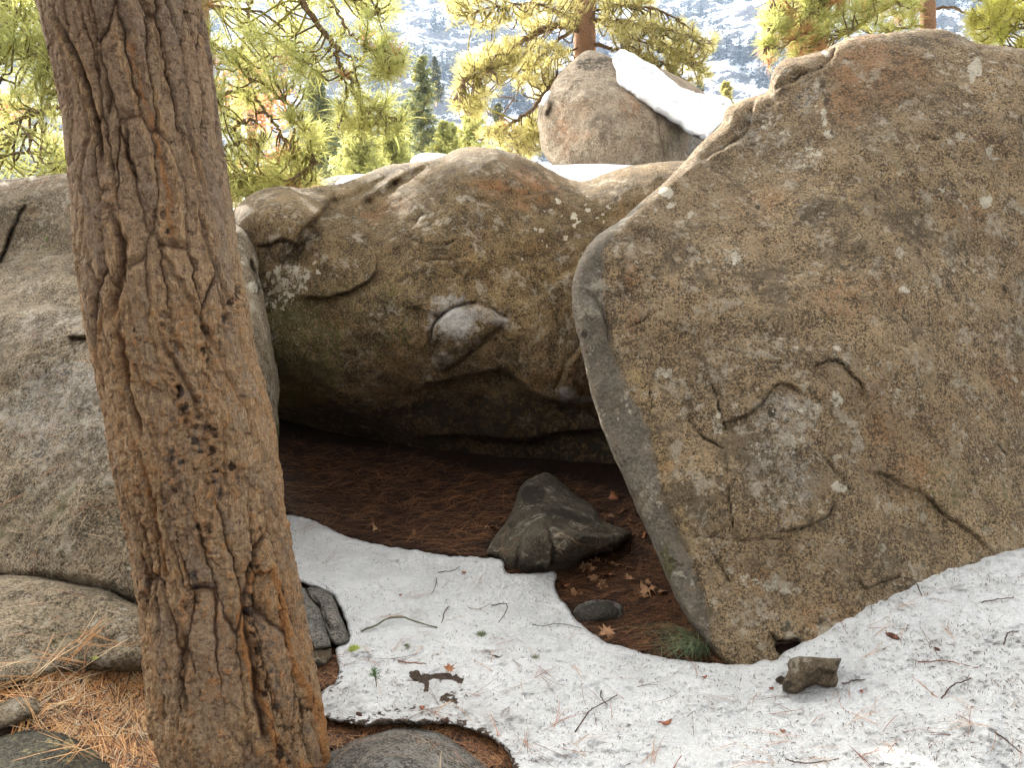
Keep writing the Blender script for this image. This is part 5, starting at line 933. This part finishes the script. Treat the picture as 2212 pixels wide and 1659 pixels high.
# ------------------------------------------------------------------ things lying on the snow, rocks and litter
bpy.context.view_layer.update(); DG = bpy.context.evaluated_depsgraph_get()
def hit(px, py):
    d = FW+(px-CX)/F*RT-(py-CY)/F*UP; d = d/np.linalg.norm(d)
    r, loc, nrm, idx, ob, _ = SC.ray_cast(DG, Vector(CO), Vector(d)); 
    return (np.array(loc), np.array(nrm), ob.name) if r else (None, None, '')
def blades(C, D, N, L, w, bend, rg, col, segs=3):
    """flat curved slivers lying on a surface; C base, D direction, N surface normal"""
    n = len(C); side = np.cross(D, N); side /= np.linalg.norm(side, axis=1)[:, None]+1e-9; V = []; t = np.linspace(0, 1, segs+1)
    for i, q in enumerate(t):
        p = C+D*(L*q)[:, None]+side*(bend*L*q*q)[:, None]+N*(.006*math.sin(math.pi*q))*1.0; ww = w*(1-.55*abs(2*q-1))*.5
        V += [p-side*ww[:, None], p+side*ww[:, None]]
    V = np.stack(V, 1).reshape(-1, 3); k = np.arange(n)*(2*(segs+1)); q = np.vstack([np.stack([k+2*i, k+2*i+1, k+2*i+3, k+2*i+2], 1) for i in range(segs)])
    return V, q, np.repeat(col, 2*(segs+1), 0)
def scatter(name, polys, allow, length, width, palette, seed, tilt=.12, clump=1, dirbias=None, lift=.003, gate=0):
    rg = np.random.default_rng(seed); Cs = []; Ds = []; Ns = []; cs = []
    for poly, cnt in polys:
        pg = np.array(poly, float); lo, hi = pg.min(0), pg.max(0); k = 0; tries = 0
        while k < cnt and tries < cnt*14:
            tries += 1; p = rg.uniform(lo, hi)
            if not inside(p[None], pg)[0]: continue
            l, n, nm = hit(p[0], p[1])
            if l is None or not nm.startswith(allow): k += .2; continue
            if n[2] < 0: n = -n
            if gate and rg.random() > .15+2.2*max(0, float(fbm(l[None], gate, 3, seed)[0])+.22): continue
            k += 1; a = rg.uniform(0, 2*math.pi) if dirbias is None else dirbias+rg.normal()*.6+(math.pi if rg.random() < .5 else 0)
            col = palette[rg.integers(0, len(palette))]
            for j in range(clump if clump == 1 else rg.integers(1, clump+1)):
                a2 = a+rg.normal()*.09; d = np.array([math.cos(a2), math.sin(a2), 0]); d = d-n*(d@n); d /= np.linalg.norm(d)+1e-9; d = d+n*rg.uniform(-.2, 1)*tilt; Cs.append(l+n*lift); Ds.append(d); Ns.append(n); cs.append(np.array(col)*rg.uniform(.7, 1.25))
    n = len(Cs); Cs, Ds, Ns, cs = map(np.array, (Cs, Ds, Ns, cs)); L = rg.uniform(*length, n); Cs = Cs-Ds*(L*.5)[:, None]
    V, q, c = blades(Cs, Ds, Ns, L, rg.uniform(*width, n), rg.normal(size=n)*.16, rg, cs)
    return tag(mk(name, V, [q], M_BITS, None, False, {'m1': c}), kind='stuff')
gb = NT('plant_bits'); ab = gb.n('ShaderNodeAttribute', attribute_name='m1'); M_BITS = gb.done(ab.outputs['Color'], .6, None, .3)
ORG = [(.30, .12, .045), (.36, .17, .07), (.22, .09, .04), (.40, .22, .10)]; DRK = [(.05, .035, .022), (.09, .05, .03), (.04, .03, .02), (.13, .07, .04)]; CAV = [(.075, .032, .015), (.03, .013, .007), (.17, .078, .035), (.03, .014, .008), (.02, .01, .006)]
cave = [(596, 950), (850, 975), (1050, 1025), (1180, 1020), (1360, 1075), (1480, 1330), (1560, 1435), (1300, 1390), (1200, 1290), (1090, 1240), (1050, 1205), (830, 1182), (600, 1115)]
scatter('pine_needles', [(cave, 7500), ([(1200, 1240), (1420, 1180), (1540, 1430), (1300, 1395)], 2200)], ('ground',), (.12, .21), (.0018, .0034), CAV+[(.30, .14, .06)], 1, tilt=.22, clump=2, lift=.007, dirbias=.15)
pile = [(-20, 1400), (100, 1400), (230, 1420), (330, 1400), (335, 1500), (390, 1640), (400, 1670), (240, 1670), (200, 1600), (90, 1565), (-20, 1580)]
scatter('pine_needles', [(pile, 520), ([(120, 1540), (330, 1500), (390, 1665), (240, 1665)], 330)], ('ground',), (.16, .24), (.0024, .0042), [(.52, .27, .10), (.62, .36, .16), (.42, .19, .07), (.30, .13, .05), (.10, .045, .022), (.05, .025, .015), (.5, .38, .24)], 2, tilt=.14, clump=5, dirbias=-.95, lift=.014)
scatter('pine_needles', [([(150, 1380), (330, 1380), (335, 1480), (180, 1470)], 16), ([(0, 1400), (200, 1420), (200, 1540), (0, 1540)], 30), ([(100, 1540), (240, 1560), (230, 1660), (100, 1640)], 22)], ('boulder', 'rock', 'ground'), (.16, .24), (.0022, .0036), [(.58, .33, .14), (.5, .36, .2), (.40, .19, .07)], 12, tilt=.3, clump=3, dirbias=.6, lift=.02)
scatter('pine_needles', [([(700, 1560), (1110, 1560), (1110, 1660), (700, 1660)], 900), ([(640, 1400), (760, 1400), (760, 1560), (690, 1560)], 350, ), ([(660, 1270), (720, 1280), (745, 1390), (700, 1390)], 60)], ('ground',), (.08, .17), (.0014, .0026), CAV+ORG, 3, tilt=.25, clump=2, lift=.006)
snowp = [(600, 1110), (1080, 1200), (1230, 1310), (1450, 1420), (1640, 1440), (1900, 1260), (2140, 1180), (2212, 1180), (2212, 1659), (1130, 1659), (1050, 1590), (700, 1560)]
scatter('plant_debris', [(snowp, 2900), ([(1560, 1400), (2212, 1180), (2212, 1500), (1650, 1500)], 350)], ('snow',), (.003, .020), (.0012, .0034), DRK+[(.16, .11, .07), (.22, .17, .12)], 4, tilt=.1, gate=3.0)
scatter('pine_needles', [(snowp, 85), ([(700, 1380), (1300, 1380), (1300, 1650), (750, 1650)], 40), ([(1620, 1480), (2100, 1480), (2100, 1650), (1620, 1650)], 26)], ('snow',), (.09, .20), (.0018, .0026), [(.34, .16, .09), (.24, .10, .06), (.42, .26, .15), (.14, .08, .05)], 5, tilt=.12, clump=3)
scatter('pine_needles', [([(0, 560), (230, 560), (300, 1240), (0, 1230)], 70), ([(0, 1250), (330, 1300), (330, 1430), (0, 1460)], 26), ([(0, 380), (160, 375), (160, 400), (0, 410)], 60), ([(700, 1590), (1000, 1600), (1080, 1655), (720, 1655)], 18), ([(1060, 1150), (1350, 1130), (1300, 1190), (1100, 1240)], 30)], ('boulder', 'rock'), (.08, .19), (.0014, .0024), [(.36, .17, .08), (.44, .32, .20), (.24, .12, .06)], 6, tilt=.08, clump=2)
scatter('plant_debris', [([(0, 560), (240, 560), (320, 1440), (0, 1450)], 350)], ('boulder', 'rock'), (.008, .03), (.0012, .0024), [(.42, .38, .30), (.10, .07, .05)], 7)

def plain(name, a, b, rough=.8, sc=40, bd=.004):
    g = NT(name); n = g.noise(sc, 4, .6); return g.done(g.mix(g.mp(n, .35, .65), a, b), rough, g.bump(n, bd, 1), .3)
M_TW_D = plain('twig_dark', (.035, .022, .015), (.10, .06, .04)); M_TW_G = plain('twig_lichen', (.05, .042, .03), (.15, .15, .09)); M_TW_R = plain('twig_red', (.13, .05, .03), (.26, .12, .07))
def lay(pts, lift): 
    out = []
    for p in pts:
        l, n, nm = hit(*p[:2]); 
        if l is None: continue
        if n[2] < 0: n = -n
        out.append(l+n*(lift+(p[2] if len(p) > 2 else 0)))
    return np.array(out)
TW = [([(780, 1366), (806, 1358, .01), (839, 1348, .02), (871, 1346, .02), (907, 1351, .01), (944, 1358)], .0050, M_TW_G, 'long lichen covered green grey twig arching on the snow right of the plank shaped rock'),
      ([(1062, 1309), (1085, 1315, .02), (1093, 1325, .03), (1088, 1335, .02), (1077, 1347)], .0030, M_TW_D, 'dark hooked twig on the middle of the snow'), ([(1010, 1314), (1035, 1318), (1060, 1309, .01)], .0018, M_TW_R, 'thin reddish twig touching the top of the dark hooked twig'),
      ([(968, 1312), (962, 1328, .01), (954, 1348)], .0026, M_TW_D, 'short dark twig standing across the snow above the lichen covered twig'), ([(942, 1251), (939, 1273, .01), (931, 1285)], .0022, M_TW_D, 'thin dark twig below the round red bark chip, tip bent to the side'),
      ([(946, 1238), (978, 1234), (994, 1225)], .0024, M_TW_D, 'small curved dark twig beside the round red bark chip'), ([(1150, 1351), (1173, 1354), (1205, 1354, .01), (1254, 1359)], .0024, M_TW_G, 'slender grey twig pointing at the snow edge by the black damp stone'),
      ([(1299, 1494), (1299, 1513, .01), (1312, 1526)], .0026, M_TW_D, 'black elbow shaped twig on the near snow'), ([(1244, 1583), (1273, 1547, .01), (1286, 1536, .01), (1332, 1505)], .0026, M_TW_D, 'long straight dark twig slanting up across the near snow'),
      ([(858, 1428), (884, 1435), (920, 1436)], .0030, M_TW_R, 'reddish brown twig just above the dark melt hole in the snow'), ([(1952, 1248), (1975, 1265, .02), (1991, 1286)], .0032, M_TW_D, 'dark twig leaning at the top of the snowbank against the huge boulder'),
      ([(2120, 1304), (2161, 1300, .01), (2190, 1294)], .0024, M_TW_D, 'forked thin twig high on the snowbank'), ([(2035, 1511), (2061, 1488, .01), (2097, 1469)], .0028, M_TW_D, 'dark twig on open snow below the smaller cone'), ([(1818, 1478), (1843, 1473), (1871, 1471)], .0026, M_TW_D, 'dark twig touching the brown angular rock on the snow'),
      ([(1985, 1432), (2045, 1436, .01), (2111, 1445)], .0024, M_TW_R, 'long thin twig lying level below the smaller cone'), ([(1698, 1641), (1727, 1651), (1766, 1651), (1814, 1642)], .0026, M_TW_D, 'curved brown twig at the lower edge of the snow'), ([(2150, 1585), (2173, 1602), (2208, 1631)], .0026, M_TW_D, 'dark twig running off the lower right corner of the snow'),
      ([(2170, 1395), (2178, 1375, .01), (2200, 1366)], .0024, M_TW_D, 'bent dark twig near the right edge of the snowbank'), ([(1262, 1325), (1290, 1330), (1330, 1338)], .0, M_TW_D, '')]
for pts, r, m, lb in TW:
    if not lb: continue
    P = lay(pts, .004)
    if len(P) < 2: continue
    Q = spline(P, 14) if len(P) > 2 else P; mb = MB(); c0 = P.mean(0); rg = np.random.default_rng(int(P[0, 0]*1000) & 255); Q = Q+rg.normal(size=Q.shape)*.0012
    tube(mb, Q-c0, np.linspace(r, r*.6, len(Q)), 6, .2, 3); o = mb.build('twig', m); o.location = tuple(c0); tag(o, lb, 'twig')
# cones
for px, py, L, a, lb in [(1926, 1377, .056, 2.2, 'dark red brown cone lying on the snowbank, the larger of the two cones'), (2025, 1404, .028, 1.9, 'small dark cone on the snow, the smaller of the two cones'), (775, 1546, .034, 2.4, 'chewed brown cone half sunk in dirty snow near the trunk')]:
    l, n, _n = hit(px, py)
    if l is None: continue
    mb = MB(); ax_ = np.array([math.cos(a), math.sin(a), .05]); r = L*.21; prof = []
    for i in range(13):
        t = i/12; rr = r*math.sin(math.pi*min(1, t*.93+.07))**.7; prof.append((-L/2+L*t, rr*(1.12 if i % 2 else .88)))
    lathe(mb, np.zeros(3), ax_, prof, 14, .12); o = mb.build('pine_cone', M_CONE, None, False); o.location = tuple(l+n*r*.5); tag(o, lb, 'cone')
# bark chips
M_CHIP = plain('chip', (.16, .05, .03), (.34, .12, .06), .7, 90)
for px, py, s, asp, lb in [(1003, 1239, .018, .9, 'round orange red bark chip on the snow below the olive boulder'), (1440, 1566, .040, .35, 'long curled red bark chip on the near snow'), (1665, 1490, .013, .6, 'tiny red bark chip left of the brown angular rock'), (1691, 1584, .016, .6, 'small dark red bark chip among crossed needles on the near snow'),
                       (1859, 1496, .012, .7, 'tiny bark chip below the brown angular rock'), (1522, 1467, .020, .4, 'thin curved bark chip near the foot of the huge boulder'), (913, 1533, .020, .8, 'reddish bark chip in the dirty snow under the melt hole'), (865, 1288, .012, .7, 'tiny red bark chip on the snow far left of the hooked twig')]:
    l, n, _n = hit(px, py)
    if l is None: continue
    rg = np.random.default_rng(int(px)); V = []; T = []; m = 14
    for k in range(m):
        a = k/m*6.283; r = s*(1+.25*rg.normal()*.5)*.55; V.append((math.cos(a)*r, math.sin(a)*r*asp, .3*s*(math.cos(a)**2)))
    V = np.array(V); th_ = .004; Vt = V+[0, 0, th_]; V = np.vstack([V, Vt, [[0, 0, .0]], [[0, 0, th_]]]); k = np.arange(m); k2 = (k+1) % m
    o = mk('bark_chip', V, [np.stack([k, k2, k2+m, k+m], 1), np.vstack([np.stack([k2, k, k*0+2*m], 1), np.stack([k+m, k2+m, k*0+2*m+1], 1)])], M_CHIP, None, False); o.location = tuple(l+n*.004); o.rotation_euler = (.1, -.1, rg.uniform(-.5, .5)); tag(o, lb, 'bark chip')
# dead leaves
M_LEAF = plain('dead_leaf', (.20, .10, .05), (.36, .20, .10), .7, 30, .003); M_LEAF2 = plain('dead_leaf_orange', (.26, .10, .04), (.38, .17, .07), .6, 30, .003)
def leafmesh(seed, s):
    rg = np.random.default_rng(seed); pr = [(0, -.45), (.06, -.2), (.30, -.30), (.26, -.16), (.50, -.05), (.30, .02), (.42, .22), (.22, .16), (.18, .34), (.10, .30), (0, .55), (-.10, .30), (-.20, .36), (-.20, .16), (-.44, .20), (-.30, .02), (-.48, -.08), (-.26, -.15), (-.28, -.32), (-.06, -.2)]
    P = np.array(pr)*s*(1+.1*rg.normal(size=(len(pr), 1))); P = densify(P, s*.06); m = len(P); rings = []
    for f in (1., .66, .33): rings.append(P*f)
    A2_ = np.vstack(rings+[np.zeros((1, 2))]); z = .9*s*(fbm(np.stack([A2_[:, 0]/s*1.6, A2_[:, 1]/s*1.6, A2_[:, 0]*0+seed], 1), 1, 2, seed))+.28*((A2_/s)**2).sum(1)*s; V = np.column_stack([A2_, z]); k = np.arange(m); k2 = (k+1) % m
    q = np.vstack([np.stack([i*m+k, i*m+k2, (i+1)*m+k2, (i+1)*m+k], 1) for i in (0, 1)]); t = np.stack([2*m+k, 2*m+k2, k*0+3*m], 1)
    return V, q, t
LF = [(1395, 1286, .135, 'largest pale tan lobed leaf on the needle litter under the huge boulder'), (1325, 1228, .11, 'broad brown lobed leaf in the heap just below the olive boulder'), (1311, 1250, .09, 'orange brown curled leaf in the middle of the leaf heap'), (1328, 1080, .10, 'bright orange leaf standing on edge at the back of the hollow'), (1345, 1110, .09, 'orange leaf lying flat at the back right of the hollow'),
      (1216, 1272, .08, 'curled orange leaf touching the snow edge'), (1244, 1290, .09, 'tan leaf just above the black damp stone'), (1280, 1255, .08, 'pale yellow brown leaf at the left end of the leaf heap'), (1311, 1375, .11, 'long tan leaf lying at the snow edge below the black damp stone'), (1063, 1146, .09, 'tan leaf touching the left flank of the olive boulder'),
      (1322, 1203, .08, 'reddish leaf against the underside of the olive boulder'), (1292, 1199, .07, 'round reddish leaf under the lip of the olive boulder'), (813, 1148, .09, 'tan leaf near the far edge of the snow at the left of the hollow'), (893, 1160, .08, 'yellowish leaf by the far snow edge, right of the tan one'), (1430, 1290, .09, 'faded leaf half hidden by the needles right of the largest leaf'),
      (1360, 1255, .08, 'dull brown leaf behind the largest pale leaf'), (972, 1454, .055, 'curled orange leaf sticking up from the melt hole in the snow'), (1388, 1165, .08, 'small orange leaf beside the grey edge of the huge boulder')]
for i, (px, py, s, lb) in enumerate(LF):
    l, n, nm = hit(px, py)
    if l is None: continue
    V, q, t = leafmesh(i+3, s*.95); o = mk('dead_leaf', V, [q, t], M_LEAF2 if 'orange' in lb or 'red' in lb else M_LEAF, None, False); rg = np.random.default_rng(i)
    o.location = tuple(l+n*.022); o.rotation_euler = (rg.normal()*.3+(1.1 if 'edge at' in lb or 'sticking' in lb else .25), rg.normal()*.3, rg.uniform(0, 6.28)); tag(o, lb, 'leaf', 'dead leaves in and around the hollow')
lr = np.random.default_rng(44)
for i in range(16):
    px, py = (lr.uniform(1240, 1400), lr.uniform(1205, 1300)) if i < 11 else (lr.uniform(1290, 1400), lr.uniform(1090, 1140))
    l, n, nm = hit(px, py)
    if l is None or nm != 'ground': continue
    V, q, t = leafmesh(i+60, lr.uniform(.05, .085)); o = mk('dead_leaf', V, [q, t], M_LEAF, None, False); o.location = tuple(l+n*.018); o.rotation_euler = (lr.normal()*.5, lr.normal()*.5, lr.uniform(0, 6)); tag(o, 'small brown dead leaf among the heaped leaves beside the olive boulder', 'leaf', 'small brown leaves heaped beside the olive boulder')
# grass tuft by the foot of the huge boulder
def grass(base_px, n, L, seed, label, mat, lean=(-.55, -.15), w=.0034, name='grass_tuft', cat='grass tuft', spreadr=.05):
    l, nn_, nm = hit(*base_px); rg = np.random.default_rng(seed); V = []; q = []; k0 = 0
    for i in range(n):
        b = rg.normal(size=3)*[spreadr, spreadr*.6, 0]; a = rg.uniform(0, 6.28); h = L*rg.uniform(.5, 1.1); out = np.array([math.cos(a)*.5+lean[0], math.sin(a)*.5+lean[1], 0])*h; sd = np.cross(out+1e-6, [0, 0, 1]); sd /= np.linalg.norm(sd)+1e-9; m = 6
        for j in range(m+1):
            t = j/m; p = b+out*t**1.5+np.array([0, 0, h*(t*1.1-.75*t*t)]); ww = w*(1-t*.85)*.5; V += [p-sd*ww, p+sd*ww]
        q += [(k0+2*j, k0+2*j+1, k0+2*j+3, k0+2*j+2) for j in range(m)]; k0 += 2*(m+1)
    o = mk(name, np.array(V), [np.array(q)], mat, None, False); o.location = tuple(l); return tag(o, label, cat)
M_GRASS = plain('grass_green', (.055, .08, .04), (.16, .20, .10), .6)
grass((1506, 1418), 150, .27, 1, 'dark green grass tuft arching from the foot of the huge brown boulder', M_GRASS)
grass((98, 520), 9, .06, 2, 'tiny green sprout growing in a seam of the grey boulder', plain('sprout', (.16, .24, .05), (.28, .36, .08)), (0, 0), .004, spreadr=.01)
M_LIME = plain('lichen_lime', (.36, .42, .08), (.55, .60, .16), .8, 60, .01); M_LGR = plain('lichen_green', (.10, .13, .06), (.26, .30, .16), .8, 60, .01)
def clump(px, py, s, mat, label, n=140, seed=1, name='lichen_clump', cat='lichen', flat=.5):
    l, nn_, nm = hit(px, py)
    if l is None: return
    rg = np.random.default_rng(seed); mb = MB()
    for i in range(n):
        v = rg.normal(size=3); v /= np.linalg.norm(v); v[2] = abs(v[2])*flat; Q = spline([v*s*.1, v*s*.5+rg.normal(size=3)*s*.18, v*s*.95+rg.normal(size=3)*s*.22], 5); tube(mb, Q, np.linspace(s*.05, s*.025, 5), 4, .2, i, None, False)
    o = mb.build(name, mat); o.location = tuple(l); tag(o, label, cat)
clump(765, 1404, .024, M_LIME, 'bright lime green lichen clump on the snow below the dark plank shaped rock', 260)
clump(879, 1396, .016, M_LGR, 'small green lichen tuft on the snow under the long lichen covered twig', 60, 2)
clump(1156, 1421, .020, M_LGR, 'olive lichen tuft on the snow left of the huge boulder foot', 60, 3, flat=.3)
clump(1040, 1371, .026, M_LGR, 'leafy grey green lichen scrap right of the lichen covered twig', 80, 4, flat=.25)
clump(242, 1482, .030, M_LGR, 'pale grey green lichen scrap on the orange needles beside the trunk', 80, 5, flat=.4)
clump(270, 1590, .018, M_LGR, 'small grey lichen scrap low in the orange needle pile', 50, 6)
clump(206, 1422, .016, M_LIME, 'yellow green moss bit at the foot of the granite ledge', 60, 7, flat=.3)
# green needle sprig standing in the snow
l, n_, nm = hit(814, 1484); rg = np.random.default_rng(9); sp = empty('pine_sprig', tuple(l)); tag(sp, 'green pine needle sprig standing in the snow left of the melt hole', 'sprig')
mb = MB(); tube(mb, spline([(0, 0, -.01), (-.003, 0, .025), (-.008, .0, .055)], 6), np.linspace(.002, .0014, 6), 5, .1); mb.build('stem', M_TW_G, sp)
tf = Tuft(); tf.add(np.array([-.008, 0, .06]), np.array([0, 0, 1.]), .040, 46); tf.add(np.array([-.006, 0, .045]), np.array([0, -.3, .4]), .035, 30); tf.build('needles', plain('sprig_green', (.07, .13, .05), (.16, .24, .09)), sp, .0022, rg, spread=1.1)

# ------------------------------------------------------------------ the air
hb = NT('air'); hb.t.nodes.remove(hb.bs); pv = hb.n('ShaderNodeVolumePrincipled'); pv.inputs['Color'].default_value = (.55, .72, 1.0, 1); pv.inputs['Density'].default_value = .00021; pv.inputs['Anisotropy'].default_value = .25
hb.t.links.new(pv.outputs[0], hb.out.inputs['Volume'])
x0, x1, y0, y1, z0, z1 = -905, 905, -125, 1105, -60, 372
V = np.array([(x, y, z) for z in (z0, z1) for y in (y0, y1) for x in (x0, x1)], float)
tag(mk('haze', V, [np.array([(0, 2, 3, 1), (4, 5, 7, 6), (0, 1, 5, 4), (2, 6, 7, 3), (0, 4, 6, 2), (1, 3, 7, 5)])], hb.m, None, False), kind='stuff')
